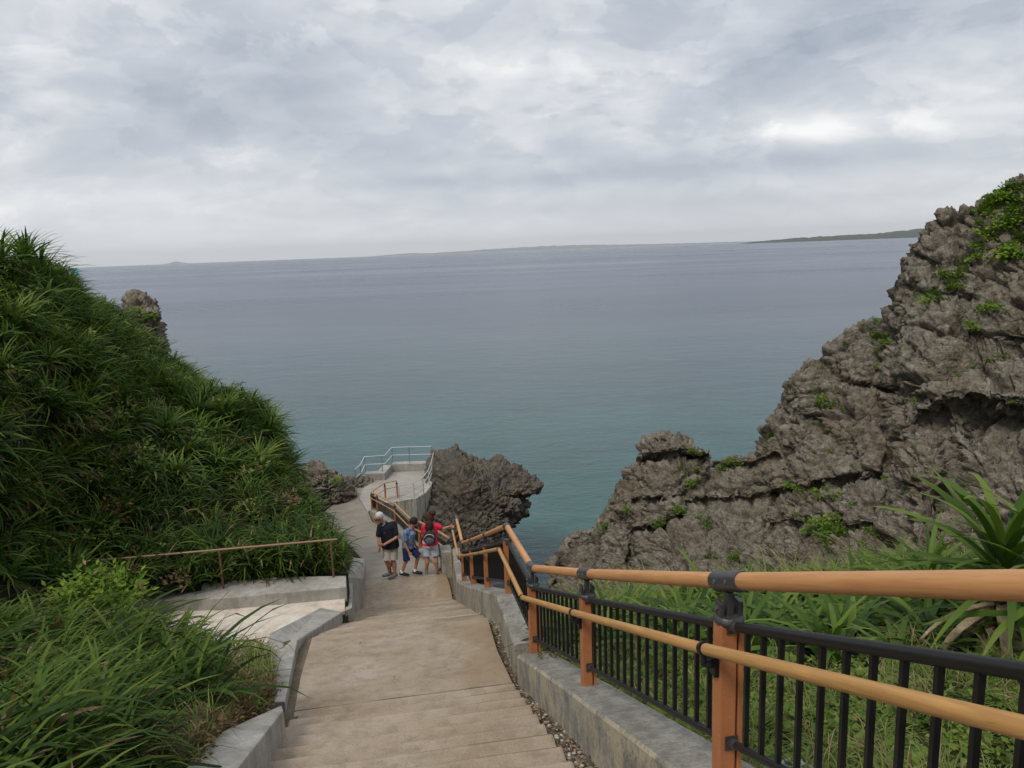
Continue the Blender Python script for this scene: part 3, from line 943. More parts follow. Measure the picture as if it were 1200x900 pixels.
# brown fence at the path end
bf = empty('path_end_fence', tuple(Z(465, 582, ZP)), label='short brown fence at the bend between the lower path and the lookout platform', cat='fence')
bp = [FP[6]+np.array([.02, .45, 0]), Z(452, 586, ZP), Z(466, 583, ZP)]
bp[0][2] = ZP+.15
for p in bp:
    make_post(bf, p, np.array([1, .3, 0]), .98, near=False)
for a, b in zip(bp[:-1], bp[1:]):
    for h, r, mt in ((.98, .034, 'wood'), (.62, .022, 'wood')):
        m = MB(); m.tube([a+UPV*h, b+UPV*h], r, 8); re_parent(m.build('rail', MAT[mt], None, smooth=True), bf)

# ------------------------------------------------------------------ ground
def hill_surface():
    foot = [(-420, 860, 4.5), (-250, 800, 6.5), (-80, 725, 9.5), (0, 712, 10.5), (40, 700, 11.5), (90, 696, 12), (150, 692, 12.6), (260, 692, 13.6), (398, 682, 15.0), (396, 668, 17.5), (388, 655, 23), (366, 638, 29), (345, 618, 35), (330, 606, 41)]
    ridge = [(-420, 258, 9), (-250, 290, 12), (-60, 316, 15.5), (-8, 310, 17), (36, 314, 19), (66, 330, 22), (114, 364, 25), (160, 408, 28), (210, 450, 31), (234, 504, 33), (258, 550, 36), (284, 582, 39), (296, 598, 41), (302, 606, 44)]
    n = len(foot); k = np.linspace(0, n-1, 170); nv = 110
    fo = np.array([P(*q) for q in foot]); ri = np.array([P(*q) for q in ridge])
    fo = np.stack([np.interp(k, range(n), fo[:, c]) for c in range(3)], 1); ri = np.stack([np.interp(k, range(n), ri[:, c]) for c in range(3)], 1)
    V = np.zeros((170, nv, 3)); nb = 26
    for j in range(nv-nb):
        f = j/(nv-nb-1)
        V[:, j] = fo*(1-f)+ri*f; V[:, j, 2] += .9*math.sin(f*math.pi)*np.linalg.norm(ri-fo, axis=1)*.07
    for j in range(nb):
        f = (j+1)/nb
        q = ri.copy(); q[:, 1] += 9*f; q[:, 0] -= 3*f; q[:, 2] = ri[:, 2]*(1-f**1.3)+(SEA-1.5)*f**1.3
        V[:, nv-nb+j] = q
    N = grid_normals(V)
    if N[..., 2].mean() < 0: N = -N
    fl = V.reshape(-1, 3)
    dsp = .9*fbm(fl*.22, 4, 4)+.25*fbm(fl*1.1, 3, 8)
    fade = np.ones((170, nv)); fade[:, :8] = np.linspace(0, 1, 8)[None]
    V += N*(dsp.reshape(170, nv)*fade)[..., None]
    return V


HV = hill_surface()
# soil skirt under the foot of the hill, in front of it and beneath the patio
hill_me = mesh_from('left_hill', HV.reshape(-1, 3), grid_faces(*HV.shape[:2])[:, ::-1], True)
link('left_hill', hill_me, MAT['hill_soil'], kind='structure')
hill_bvh = bvh_of(hill_me)


def heightfield(name, fn, x0, x1, y0, y1, nx, ny, mat):
    xs = np.linspace(x0, x1, nx); ys = np.linspace(y0, y1, ny)
    X, Y = np.meshgrid(xs, ys, indexing='ij')
    Zv = fn(X, Y)
    V = np.stack([X, Y, Zv], 2).reshape(-1, 3)
    me = mesh_from(name, V, grid_faces(nx, ny)[:, ::-1], True)
    link(name, me, mat, kind='structure')
    return bvh_of(me)


def sw_of(X, Y): return X*DV[0]+Y*DV[1], X*NV[0]+Y*NV[1]


def fn_bed(X, Y):
    s, w_ = sw_of(X, Y)
    g = np.interp(s, GS, GZ)
    z = g+.12+np.clip((-w_-2.0), 0, 8)*.14
    z = np.where(s > 8.6, z-(s-8.6)*.55, z)
    z = z-np.clip(w_+1.75, 0, .5)*3.0
    q = np.stack([X, Y, X*0], 2).reshape(-1, 3)
    return z+.10*fbm(q*.9, 3, 3).reshape(X.shape)


bed_bvh = heightfield('left_bed', fn_bed, -11, -1.6, 0.2, 11.2, 70, 70, MAT['hill_soil'])


def fn_right(X, Y):
    s, w_ = sw_of(X, Y)
    z = np.interp(s, [-3, 0, 3.5, 7, 9.0, 10.0, 11.2, 14, 20, 30], [-1.0, -1.75, -2.95, -4.3, -5.15, -5.75, -7.0, -11.5, -16.5, -20.5])
    # next to the wall the bank follows the coping
    follow = np.interp(s, GS, GZ)-.15
    k = np.clip((2.0-w_)/.8, 0, 1)*(s < 19)*(s > 9)*.9
    z = z*(1-k)+np.minimum(follow, z+8)*k
    z = z+np.clip(w_-2.0, 0, 12)*.012*(s < 11)
    q = np.stack([X, Y, X*0], 2).reshape(-1, 3)
    return z+.16*fbm(q*.8, 4, 6).reshape(X.shape)


# starts just outside the wall line
def right_sheet():
    ss = np.linspace(-3, 26, 130); nw = 80
    V = np.zeros((130, nw, 3))
    for i, s in enumerate(ss):
        w0 = np.interp(s, [-3, 3, 5.8, 17, 19, 26], [1.62, 1.55, 1.46, 1.40, 1.34, .9])
        ww = w0+(np.linspace(0, 1, nw)**1.3)*16
        V[i, :, 0] = s*DV[0]+ww*NV[0]; V[i, :, 1] = s*DV[1]+ww*NV[1]
    V[:, :, 2] = fn_right(V[:, :, 0], V[:, :, 1])
    me = mesh_from('right_bank', V.reshape(-1, 3), grid_faces(130, nw), True)
    link('right_bank', me, MAT['turf_soil'], kind='structure')
    return bvh_of(me)


right_bvh = right_sheet()

# ------------------------------------------------------------------ rocks
def seg_dist(U, Vv, line):
    best = np.full(U.shape, 1e9)
    for (a, b), (c, d) in zip(line[:-1], line[1:]):
        L2 = (c-a)**2+(d-b)**2; t = np.clip(((U-a)*(c-a)+(Vv-b)*(d-b))/L2, 0, 1)
        best = np.minimum(best, np.hypot(U-a-t*(c-a), Vv-b-t*(d-b)))
    return best


def karst(fl, big=1.0, seed=0):
    """sharp weathered limestone relief, in metres along the normal"""
    q = fl*np.array([1, 1, 1.5]) + .6*np.stack([fbm(fl*.5, 3, seed+k) for k in (1, 2, 3)], 1)
    f1, f2, idv = worley(q*.42, seed); e1 = f2-f1
    g1, g2, idg = worley(q*1.15+3, seed+9); e2 = g2-g1
    h1, h2, idh = worley(q*3.4+7, seed+19)
    d = big*(.50*fbm(fl*.16, 3, seed+30)+.40*(idv-.5)+.0)
    d += -.50*np.exp(-(e1/.05)**2)*big
    d += .24*(idg-.5)-.20*np.exp(-(e2/.08)**2)
    d += .11*(idh-.5)-.10*np.exp(-((h2-h1)/.12)**2)+.12*h1
    d += .22*fbm(fl*1.1, 4, seed+40, ridged=True)*.6
    d += .085*fbm(fl*4.2, 4, seed+50, .62, ridged=True)
    k1, k2, _k = worley(fl*7.5, seed+60); d += -.09*np.exp(-(k1/.33)**2)
    return d


def build_cliff():
    rp = [(648, 668, 38), (651, 650, 39.5), (668, 630, 39.5), (690, 621, 39.5), (703, 612, 39.5), (712, 592, 39), (724, 568, 39), (741, 547, 38.5), (752, 538, 38.5), (751, 522, 38.5), (761, 510, 38.5), (780, 503, 38.5), (797, 503, 38.5), (811, 520, 38),
          (829, 530, 37.5), (833, 540, 37.5), (850, 541, 37), (872, 534, 36.5), (886, 526, 36), (894, 504, 35.5), (904, 488, 35.2), (920, 478, 35), (924, 452, 34.5), (936, 428, 34.2), (960, 421, 34), (986, 404, 33.5), (1006, 384, 33),
          (1031, 374, 32.5), (1045, 350, 32), (1055, 330, 31.5), (1061, 300, 31), (1067, 285, 31), (1084, 267, 30.5), (1104, 244, 30), (1122, 245, 30), (1140, 235, 29.5), (1165, 224, 29), (1200, 201, 28), (1260, 168, 27), (1400, 120, 25), (1620, 60, 22)]
    rp = np.array(rp, float)
    seg = np.r_[0, np.cumsum(np.hypot(np.diff(rp[:, 0]), np.diff(rp[:, 1])))]
    nu, nf, nb = 560, 300, 40
    k = np.linspace(0, seg[-1], nu)
    ru, rv, rt = (np.interp(k, seg, rp[:, c]) for c in range(3))
    rum = np.maximum.accumulate(ru)
    bu = 640+(rum-648)*1.03+8*(k/seg[-1])
    bv = np.interp(bu, [640, 900, 1200, 1700], [705, 735, 760, 800]); bt = np.interp(bu, [640, 760, 900, 1050, 1200, 1700], [37.5, 31, 26.5, 22.5, 20, 16])
    j = np.linspace(0, 1, nf)[None]
    U = ru[:, None]*(1-j)+bu[:, None]*j; Vv = rv[:, None]*(1-j)+bv[:, None]*j
    T = rt[:, None]+(bt-rt)[:, None]*(j**1.15)
    steep = np.clip((bv-rv)/500, 0, 1)[:, None]
    T = T-.9*np.sin(j*math.pi)*steep*1.2
    # the features one can point to: overhang, crevices, cracks (pixels of the photograph, depth in metres)
    for line, wd, dp in (([(1085, 492), (1120, 478), (1160, 500), (1215, 492)], 11, .8), ([(1105, 500), (1118, 545), (1112, 590)], 12, .9), ([(1140, 505), (1190, 520), (1230, 540)], 22, .5),
                         ([(1000, 452), (1040, 455), (1085, 470)], 5, .7), ([(1030, 470), (1045, 520), (1040, 600)], 9, .6), ([(752, 541), (800, 536), (838, 534)], 3.2, .9), ([(742, 588), (790, 588), (830, 560)], 4, .5),
                         ([(738, 665), (742, 625), (770, 620), (800, 605)], 4.5, .8), ([(742, 630), (722, 610)], 3.5, .6), ([(800, 590), (870, 588), (960, 570), (1030, 560)], 5, .7), ([(925, 480), (960, 500), (1000, 540)], 6, .45),
                         ([(900, 620), (960, 610), (1020, 622)], 6, .45), ([(1140, 395), (1180, 402), (1230, 400)], 4, .5), ([(1060, 335), (1100, 350), (1140, 350)], 5, .3), ([(960, 422), (985, 448), (1010, 452)], 5, .4),
                         ([(840, 545), (880, 548), (905, 535)], 4, .6)):
        T = T+dp*np.exp(-(seg_dist(U, Vv, line)/wd)**2)
    T = T-.5*np.exp(-(seg_dist(U, Vv, [(1085, 470), (1130, 455), (1215, 462)])/16)**2)-.7*np.exp(-(seg_dist(U, Vv, [(760, 525), (800, 522), (825, 530)])/10)**2)
    front = T[..., None]*cF+((U-600)*T/F_PX)[..., None]*cR-((Vv-450)*T/F_PX)[..., None]*cU
    V = np.zeros((nu, nb+nf, 3)); V[:, nb:] = front
    r0 = front[:, 0]
    for i in range(nb):
        f = 1-i/nb
        q = r0.copy(); q[:, 1] += 7*f+2*f*f; q[:, 0] += 2.0*f
        q[:, 2] = r0[:, 2]*(1-f**1.6)+(SEA-2)*f**1.6
        V[:, i] = q
    N = grid_normals(V)
    if (N[:, nb+40:, 1]).mean() > 0: N = -N
    # smooth the normals a little so that the relief does not fold
    for _ in range(16): N[1:-1, 1:-1] = (N[:-2, 1:-1]+N[2:, 1:-1]+N[1:-1, :-2]+N[1:-1, 2:]+N[1:-1, 1:-1])/5
    N /= np.linalg.norm(N, axis=2, keepdims=True)+1e-9
    d = karst(V.reshape(-1, 3), 1.0, 3).reshape(nu, nb+nf)
    V += N*(d-.25)[..., None]
    return mesh_from('limestone_cliff', V.reshape(-1, 3), grid_faces(nu, nb+nf), False)


cliff_me = build_cliff()
link('limestone_cliff', cliff_me, MAT['rock'], label='high rugged grey limestone cliff with green tufts on the right beyond the railing', cat='cliff')
cliff_bvh = bvh_of(cliff_me)


def pillow_rock(name, outline, t_of, thick, mat, seed, label, n=150, amp=1.0, cat='rock'):
    """rock with a given outline from the stairs and real thickness: front and back swell from the outline"""
    ol = np.array(outline, float); c = ol.mean(0)
    # resample the outline
    ol = np.vstack([ol, ol[:1]]); seg = np.r_[0, np.cumsum(np.hypot(*np.diff(ol, axis=0).T))]
    m = n*2; k = np.linspace(0, seg[-1], m, endpoint=False)
    ou = np.interp(k, seg, ol[:, 0]); ov = np.interp(k, seg, ol[:, 1])
    nr_ = n//2
    rr = np.concatenate([np.linspace(0, 1, nr_), np.linspace(1, 0, nr_)[1:]])
    sgn = np.concatenate([-np.ones(nr_), np.ones(nr_-1)])
    U = c[0]+(ou-c[0])[:, None]*rr; Vv = c[1]+(ov-c[1])[:, None]*rr
    T = t_of(U, Vv)+sgn*thick*np.sqrt(np.maximum(0, 1-rr**2.4))
    V = T[..., None]*cF+((U-600)*T/F_PX)[..., None]*cR-((Vv-450)*T/F_PX)[..., None]*cU
    cen = V[:, nr_-1].mean(0)
    fl = V.reshape(-1, 3)
    N = fl-cen; N /= np.linalg.norm(N, axis=1, keepdims=True)+1e-9
    gn = grid_normals(np.concatenate([V[-1:], V, V[:1]], 0))[1:-1].reshape(-1, 3)
    gn = np.where(((gn*N).sum(1) < 0)[:, None], -gn, gn)
    N2 = gn*.7+N*.3
    rim = np.tile(rr, m).reshape(m, -1).reshape(-1)
    d = karst(fl, amp, seed)-.15
    fl = fl+N2*d[:, None]
    V = fl.reshape(V.shape)
    nv = V.shape[1]
    i, j = np.meshgrid(np.arange(m), np.arange(nv-1), indexing='ij')
    a = (i*nv+j).ravel(); b = (((i+1) % m)*nv+j).ravel()
    F = np.stack([a, a+1, b+1, b], 1)
    me = mesh_from(name, V.reshape(-1, 3), F, False)
    bm = bmesh.new(); bm.from_mesh(me); bmesh.ops.remove_doubles(bm, verts=bm.verts, dist=.001); bmesh.ops.recalc_face_normals(bm, faces=bm.faces); bm.to_mesh(me); bm.free()
    o = link(name, me, MAT[mat], label=label, cat=cat)
    return o, me


rock_o, rock_me = pillow_rock('sea_rock', [(498, 560), (500, 540), (508, 530), (523, 528), (534, 523), (544, 532), (556, 536), (566, 541), (576, 542), (586, 535), (598, 546), (613, 551), (627, 559), (636, 570), (629, 577), (614, 580), (612, 587),
                              (618, 593), (616, 601), (605, 609), (598, 618), (588, 640), (578, 670), (540, 690), (480, 690), (470, 650), (478, 612), (490, 590)],
                              lambda U, V_: 47-(V_-525)*.045+(U-560)*.0, 3.0, 'dark_rock', 5, 'dark jagged sea rock with an overhanging right edge beside the lookout platform', 230, .55)
ls = [('rocky_bank', [(352, 556), (362, 543), (376, 541), (389, 551), (401, 560), (412, 570), (420, 580), (418, 592), (404, 596), (388, 600), (374, 608), (362, 616), (345, 600)], 42.5, 2.0, 'rough grey rock bank at the left edge of the lower path'),
      ('boulder', [(398, 568), (406, 561), (417, 559), (428, 563), (434, 570), (433, 580), (424, 584), (410, 584), (400, 580)], 44.5, 1.0, 'dark boulder at the far bend of the lower path beside the platform'),
      ('rock_pinnacle', [(146, 362), (149, 350), (156, 344), (164, 348), (170, 352), (180, 355), (185, 370), (189, 388), (192, 408), (186, 430), (150, 430), (140, 400)], 29.5, 1.1, 'rock pinnacle sticking out of the leaves on the ridge of the left hill')]
lrocks = [(rock_me, rock_o)]
for nm, ol, t, th, lb in ls:
    oo, mm = pillow_rock(nm, ol, lambda U, V_, t=t: t+0*U, th, 'rock', int(t), lb, 110, .3)
    lrocks.append((mm, oo))
# the wave-cut base that carries the platform and the path above the sea
m = MB()
def rough_slab():
    nu, nv = 120, 70
    a = np.linspace(0, 1, nu)
    mid = np.array([P(470, 640, 33), P(452, 612, 38), P(455, 600, 41), P(470, 592, 44), P(485, 575, 48), P(505, 565, 52)])
    left = np.array([P(400, 660, 22), P(370, 640, 31), P(352, 615, 38), P(360, 600, 44), P(400, 590, 49), P(440, 575, 54)])
    right = np.array([SW(19.5, 1.2, -8.9), SW(24, .9, -10.2), P(500, 640, 34), P(506, 612, 41), P(510, 590, 46), P(515, 570, 51)])
    L = np.stack([np.interp(a, np.linspace(0, 1, 6), left[:, c]) for c in range(3)], 1); Rr = np.stack([np.interp(a, np.linspace(0, 1, 6), right[:, c]) for c in range(3)], 1)
    V = np.zeros((nu, nv, 3))
    s_ = np.linspace(0, 1, nu)
    ztop = np.interp(s_, np.linspace(0, 1, 6), [-9.6, -11.2, -13.4, -14.7, -15.0, -15.2])
    for j in range(nv):
        f = j/(nv-1)
        if f < .2: g = (f/.2); q = L.copy(); q[:, 0] -= 3*(1-g); z = ztop*g+(SEA-1)*(1-g)
        elif f > .8: g = (1-f)/.2; q = Rr.copy(); q[:, 0] += 4.0*(1-g); z = ztop*g+(SEA-1)*(1-g)
        else: h = (f-.2)/.6; q = L*(1-h)+Rr*h; z = ztop
        V[:, j, :2] = q[:, :2]; V[:, j, 2] = z
    N = grid_normals(V)
    if N[..., 2].mean() < 0: N = -N
    d = karst(V.reshape(-1, 3), .5, 12).reshape(nu, nv)
    V += N*(d*.8-.5)[..., None]
    return mesh_from('shore_rock', V.reshape(-1, 3), grid_faces(nu, nv)[:, ::-1])
shore_me = rough_slab()
link('shore_rock', shore_me, MAT['dark_rock'], label='dark rock shelf carrying the lower path and the lookout platform above the sea', cat='rock')

# ------------------------------------------------------------------ leaves
class Leaves:
    def __init__(s): s.V = []; s.F = []; s.lv = []; s.tip = []; s.n = 0
    def strip(s, base, az, el, L, W, droop, lv, segs=5, fold=.3, curl=0.0, twist=0.0):
        """one long leaf: starts at elevation el, bends over by droop radians along its length"""
        p = np.array(base, float); ca, sa = math.cos(az), math.sin(az)
        n0 = s.n
        for i in range(segs+1):
            f = i/segs
            e = el-droop*f**1.35
            a = az+curl*f; ca, sa = math.cos(a), math.sin(a)
            d = np.array([ca*math.cos(e), sa*math.cos(e), math.sin(e)])
            if i: p = p+d*(L/segs)
            wd = W*(.65+.35*min(1, f*5))*(1-f**2.6)**.8*.5+.0008
            tw = twist*f
            sd_ = np.array([-sa, ca, 0])*math.cos(tw)+np.array([0, 0, 1])*math.sin(tw)
            up = np.cross(d, sd_)*-1
            if fold:
                s.V += [p+sd_*wd+up*wd*fold*-1, p, p-sd_*wd+up*wd*fold*-1]; k = 3
            else:
                s.V += [p+sd_*wd, p-sd_*wd]; k = 2
            s.lv += [lv]*k; s.tip += [f]*k; s.n += k
        for i in range(segs):
            a = n0+i*k
            for j in range(k-1):
                s.F.append((a+j, a+j+1, a+k+j+1, a+k+j))
        return s
    def blade(s, base, az, el, L, W, lv, roll=0):
        """small flat leaf of four corners"""
        ca, sa = math.cos(az), math.sin(az)
        d = np.array([ca*math.cos(el), sa*math.cos(el), math.sin(el)]); sd_ = np.array([-sa, ca, roll]); p = np.array(base, float)
        s.V += [p, p+d*L*.5+sd_*W*.5, p+d*L, p+d*L*.5-sd_*W*.5]; s.F.append((s.n, s.n+1, s.n+2, s.n+3))
        s.lv += [lv]*4; s.tip += [0, .3, .6, .3]; s.n += 4
        return s
    def mesh(s, name, mat):
        me = bpy.data.meshes.new(name); me.from_pydata([tuple(map(float, p)) for p in s.V], [], s.F)
        for nm, arr in (('lv', s.lv), ('tip', s.tip)):
            at = me.attributes.new(nm, 'FLOAT', 'POINT'); at.data.foreach_set('value', np.array(arr, dtype=np.float32))
        me.polygons.foreach_set('use_smooth', np.ones(len(me.polygons), dtype=bool))
        me.materials.append(mat); me.update()
        return me


U_ = rnd.uniform


def rosette(n, L, W, dead=.15, height=.25, mat='pandanus', name='screw_pine', els=(1.35, -.35), droop=(.9, 1.9), spread=.05, seg=5):
    lf = Leaves()
    for i in range(n):
        f = i/n
        az = i*2.39996+U_(-.25, .25)
        dd = f > 1-dead
        el = els[0]+(els[1]-els[0])*f**.9+U_(-.15, .15)
        l = L*U_(.75, 1.1)*(.72+.5*math.sin(min(1, f*1.3)*math.pi*.62))
        lf.strip((U_(-spread, spread), U_(-spread, spread), height*(1-f*.75)), az, el-(.5 if dd else 0), l*(.8 if dd else 1), W*U_(.8, 1.15)*(.7 if dd else 1), U_(*droop)*(1.2 if dd else 1), 2.0 if dd else U_(0, 1), seg, .35 if not dd else .9, U_(-.3, .3), U_(-.5, .5))
    return lf.mesh(name, MAT[mat])


def reed(n, L, W, lean=0.0, mat='reed', name='broad_leaved_grass', dead=.04, rad=.22, lean_az=.3):
    lf = Leaves()
    for i in range(n):
        az = U_(0, 6.283)
        r = rad*math.sqrt(U_(0, 1)); a2 = U_(0, 6.283)
        if U_(0, 1) < lean: az = lean_az+U_(-.7, .7)
        h = U_(0, .45)*L
        dd = U_(0, 1) < dead
        lf.strip((r*math.cos(a2), r*math.sin(a2), h), az, U_(.75, 1.4), L*U_(.5, 1.0), W*U_(.6, 1.1), U_(.7, 1.9), 2.0 if dd else U_(0, 1), 5, .2, U_(-.5, .5), U_(-1.0, 1.0))
    return lf.mesh(name, MAT[mat])


def leafy(n, R_, leafL, leafW, mat='shrub', name='green_shrub', h=.6, dead=.03):
    lf = Leaves()
    nb_ = max(5, n//14)
    cs = [(U_(-1, 1)*R_*.7, U_(-1, 1)*R_*.7, U_(.15, 1)*R_*h) for _ in range(nb_)]
    for i in range(n):
        c = cs[i % nb_]; q = nr.normal(size=3); q /= np.linalg.norm(q); rr = R_*.34*U_(.4, 1)
        p = (c[0]+q[0]*rr, c[1]+q[1]*rr, max(0.01, c[2]+q[2]*rr*.8))
        lf.blade(p, math.atan2(q[1], q[0])+U_(-.6, .6), U_(-.3, .9), leafL*U_(.7, 1.2), leafW*U_(.7, 1.2), 2.0 if U_(0, 1) < dead else U_(0, 1), U_(-.6, .6))
    return lf.mesh(name, MAT[mat])


def place_copy(name, me, loc, rz, sc, tilt=(0, 0), **kw):
    o = bpy.data.objects.new(name, me); COL.objects.link(o)
    o.location = tuple(map(float, loc)); o.rotation_euler = (tilt[0], tilt[1], rz); o.scale = (sc, sc, sc*U_(.9, 1.1))
    return props(o, **kw)


def scatter(name, items, sources, label=None, cat=None):
    """many small plants nobody could count: ONE object, instanced on points with geometry nodes
    items: (x, y, z, rx, ry, rz, scale, index of the source)"""
    A = np.array(items, float)
    me = bpy.data.meshes.new(name); me.vertices.add(len(A)); me.vertices.foreach_set('co', A[:, :3].astype(np.float32).ravel())
    at = me.attributes.new('rot', 'FLOAT_VECTOR', 'POINT'); at.data.foreach_set('vector', A[:, 3:6].astype(np.float32).ravel())
    at = me.attributes.new('sc', 'FLOAT', 'POINT'); at.data.foreach_set('value', A[:, 6].astype(np.float32))
    at = me.attributes.new('src', 'INT', 'POINT'); at.data.foreach_set('value', A[:, 7].astype(np.int32))
    me.update()
    o = bpy.data.objects.new(name, me); COL.objects.link(o)
    g = bpy.data.node_groups.new(name+'_nodes', 'GeometryNodeTree')
    g.interface.new_socket('Geometry', in_out='INPUT', socket_type='NodeSocketGeometry'); g.interface.new_socket('Geometry', in_out='OUTPUT', socket_type='NodeSocketGeometry')
    gi = g.nodes.new('NodeGroupInput'); go = g.nodes.new('NodeGroupOutput'); jn = g.nodes.new('GeometryNodeJoinGeometry')
    def attr(nm, typ):
        a = g.nodes.new('GeometryNodeInputNamedAttribute'); a.data_type = typ; a.inputs['Name'].default_value = nm; return a.outputs['Attribute']
    ar, asc, asr = attr('rot', 'FLOAT_VECTOR'), attr('sc', 'FLOAT'), attr('src', 'INT')
    for k, so in enumerate(sources):
        oi = g.nodes.new('GeometryNodeObjectInfo'); oi.transform_space = 'ORIGINAL'; oi.inputs['Object'].default_value = so
        iv = g.nodes.new('GeometryNodeInstanceOnPoints'); cp = g.nodes.new('FunctionNodeCompare'); cp.data_type = 'INT'; cp.operation = 'EQUAL'
        ins = [x for x in cp.inputs if x.enabled]
        g.links.new(asr, ins[0]); ins[1].default_value = k
        g.links.new(gi.outputs[0], iv.inputs['Points']); g.links.new(cp.outputs[0], iv.inputs['Selection'])
        g.links.new(oi.outputs['Geometry'], iv.inputs['Instance'])
        g.links.new(ar, iv.inputs['Rotation']); g.links.new(asc, iv.inputs['Scale'])
        g.links.new(iv.outputs[0], jn.inputs[0])
    g.links.new(jn.outputs[0], go.inputs[0])
    md = o.modifiers.new('scatter', 'NODES'); md.node_group = g
    return props(o, label, cat, None, 'stuff')


def pix(p):
    d = p@cF
    return 600+F_PX*(p@cR)/d, 450-F_PX*(p@cU)/d, d


# ---- the screw pines of the left hill
pine_me = [rosette(50, .85, .055, .10, droop=(.5, 1.4)), rosette(44, .8, .05, .24, droop=(.6, 1.6)), rosette(54, .9, .048, .05, els=(1.45, 0.0), droop=(.3, 1.1)), rosette(38, .75, .052, .5, els=(1.2, -.5)), rosette(46, .95, .044, .12, els=(1.35, .1), droop=(.5, 1.5))]
reed_me = [reed(40, 1.0, .042, .5), reed(34, .9, .037, .65), reed(30, 1.15, .046, .65, dead=.12)]
nu, nv = HV.shape[:2]
front = HV[:, :nv-18]
cr = np.linalg.norm(np.cross(front[1:, :-1]-front[:-1, :-1], front[:-1, 1:]-front[:-1, :-1]), axis=2)
NN = grid_normals(front)
if NN[..., 2].mean() < 0: NN = -NN
prob = (cr/cr.sum()).ravel()
want = 4200
pick = nr.choice(len(prob), want, p=prob)
spots = []
cell = {}
for k in pick:
    i, j = divmod(int(k), front.shape[1]-1)
    fi, fj = U_(0, 1), U_(0, 1)
    p = front[i, j]*(1-fi)*(1-fj)+front[i+1, j]*fi*(1-fj)+front[i, j+1]*(1-fi)*fj+front[i+1, j+1]*fi*fj
    key = tuple((p/.37).astype(int))
    if key in cell: continue
    cell[key] = 1
    u, v, d = pix(p)
    if not (-260 < u < 470 and v < 1000): continue
    spots.append((p, NN[i, j], u, v, d, j/front.shape[1]))
hill_items = []
for p, n_, u, v, d, f in spots:
    low_grass = (f < .16 and u > 150) or (U_(0, 1) < .07)
    sc = U_(.52, .95)*(1.0 if not low_grass else .9)
    tilt = (-n_[1]*.45+U_(-.15, .15), n_[0]*.45+U_(-.15, .15))
    kind = int(rnd.choice([0, 0, 1, 2, 2, 3, 4] if u > 190 or v < 430 else [0, 1, 3, 2, 3, 4])) if not low_grass else 5+rnd.randrange(3)

    hill_items.append([p[0], p[1], p[2]-.06, tilt[0], tilt[1], U_(0, 6.28) if kind < 5 else U_(-.6, .6), sc, kind, sc/d if (0 < u < 440 and 200 < v < 760 and kind < 5) else -1])
hill_items.sort(key=lambda q: -q[8])
first = {}
rest = []
for q in hill_items:
    if q[8] > 0 and q[7] < 5 and sum(1 for _ in first.get('all', [])) < 260:
        o = place_copy('screw_pine', pine_me[q[7]], (q[0], q[1], q[2]), q[5], q[6], (q[3], q[4]), label='dark green spiky screw pine on the slope of the left hill, one of many alike', cat='plant', group='screw pines covering the left hill')
        first.setdefault('all', []).append(o); first.setdefault(q[7], o)
    else: rest.append(q[:8])
# the three grass clumps used below also stand as themselves in the left bed
reed_src = []
for k in range(3):
    c = [(-3.1, 3.9), (-4.0, 5.2), (-2.9, 6.0)][k]
    h = bed_bvh.ray_cast(Vector((c[0], c[1], 5)), Vector((0, 0, -1)))[0]
    reed_src.append(place_copy('broad_leaved_grass', reed_me[k], (h.x, h.y, h.z), 0, 1.0, label='clump of long dark green grass in the bed left of the upper steps', cat='grass', group='grass clumps in the left bed'))
srcs = [first[k] for k in range(5)]+reed_src
scatter('hill_undergrowth', rest, srcs, 'dense spiky dark green undergrowth covering the whole left hill', 'undergrowth')

# ---- the bed of long grass at the bottom left
bed_items = []
for _ in range(950):
    x, y = U_(-9.5, -1.7), U_(1.2, 10.8)
    s_, w_ = x*DV[0]+y*DV[1], x*NV[0]+y*NV[1]
    hit = bed_bvh.ray_cast(Vector((x, y, 5)), Vector((0, 0, -1)))[0]
    if hit is None or w_ > -1.95: continue
    u, v, d = pix(np.array(hit))
    edge = np.interp(v, [700, 760, 800, 830, 862, 900, 1000], [150, 235, 268, 285, 215, 175, 120])
    if u > edge or v < 690: continue
    if 140 < u < 215 and v < 775: continue
    if d < 2.6: continue
    bed_items.append([hit.x, hit.y, hit.z-.05, U_(-.1, .1), U_(.0, .28), U_(-.5, .5), U_(.6, .95)*(1.0 if u < 200 else .75), rnd.randrange(3)])
scatter('left_bed_grass', bed_items, reed_src, 'mass of long dark grass leaves leaning right in the bottom left bed', 'grass')
# withered weeds at the edge of the kerb
weed_me = [leafy(90, .16, .045, .02, 'rust', 'withered_weed', 1.3, .5), leafy(70, .14, .04, .02, 'herb', 'low_weed', .9, .15), reed(26, .35, .01, .2, 'grass', 'thin_grass', .5, .12)]
wsrc = []
for k, (u, v, z, lb, ct) in enumerate([(296, 838, -4.1, 'reddish brown withered weed at the kerb on the bottom left', 'weed'), (284, 800, -4.3, 'small leafy green weed at the bend of the left kerb', 'weed'), (312, 812, -4.3, 'small tuft of thin pale grass at the joint of the left kerb walls', 'grass')]):
    wsrc.append(place_copy(['withered_weed', 'low_weed', 'grass_tuft'][k], weed_me[k], Z(u, v, z), 0, 1, label=lb, cat=ct))
wi = []
for _ in range(260):
    v = U_(770, 905); e = np.interp(v, [770, 800, 830, 845, 862, 885, 905], [312, 318, 322, 290, 258, 232, 218])
    u = e-abs(nr.normal())*26-2
    z = np.interp(v, [770, 830, 860, 900], [-4.75, -4.15, -3.75, -3.35])
    p = Z(u, v, z)
    wi.append([p[0], p[1], p[2]+U_(-.06, .03), 0, 0, U_(0, 6.28), U_(.5, 1.1), rnd.choice([0, 0, 0, 1, 2]) if v > 800 else rnd.choice([1, 2, 0])])
hv = []
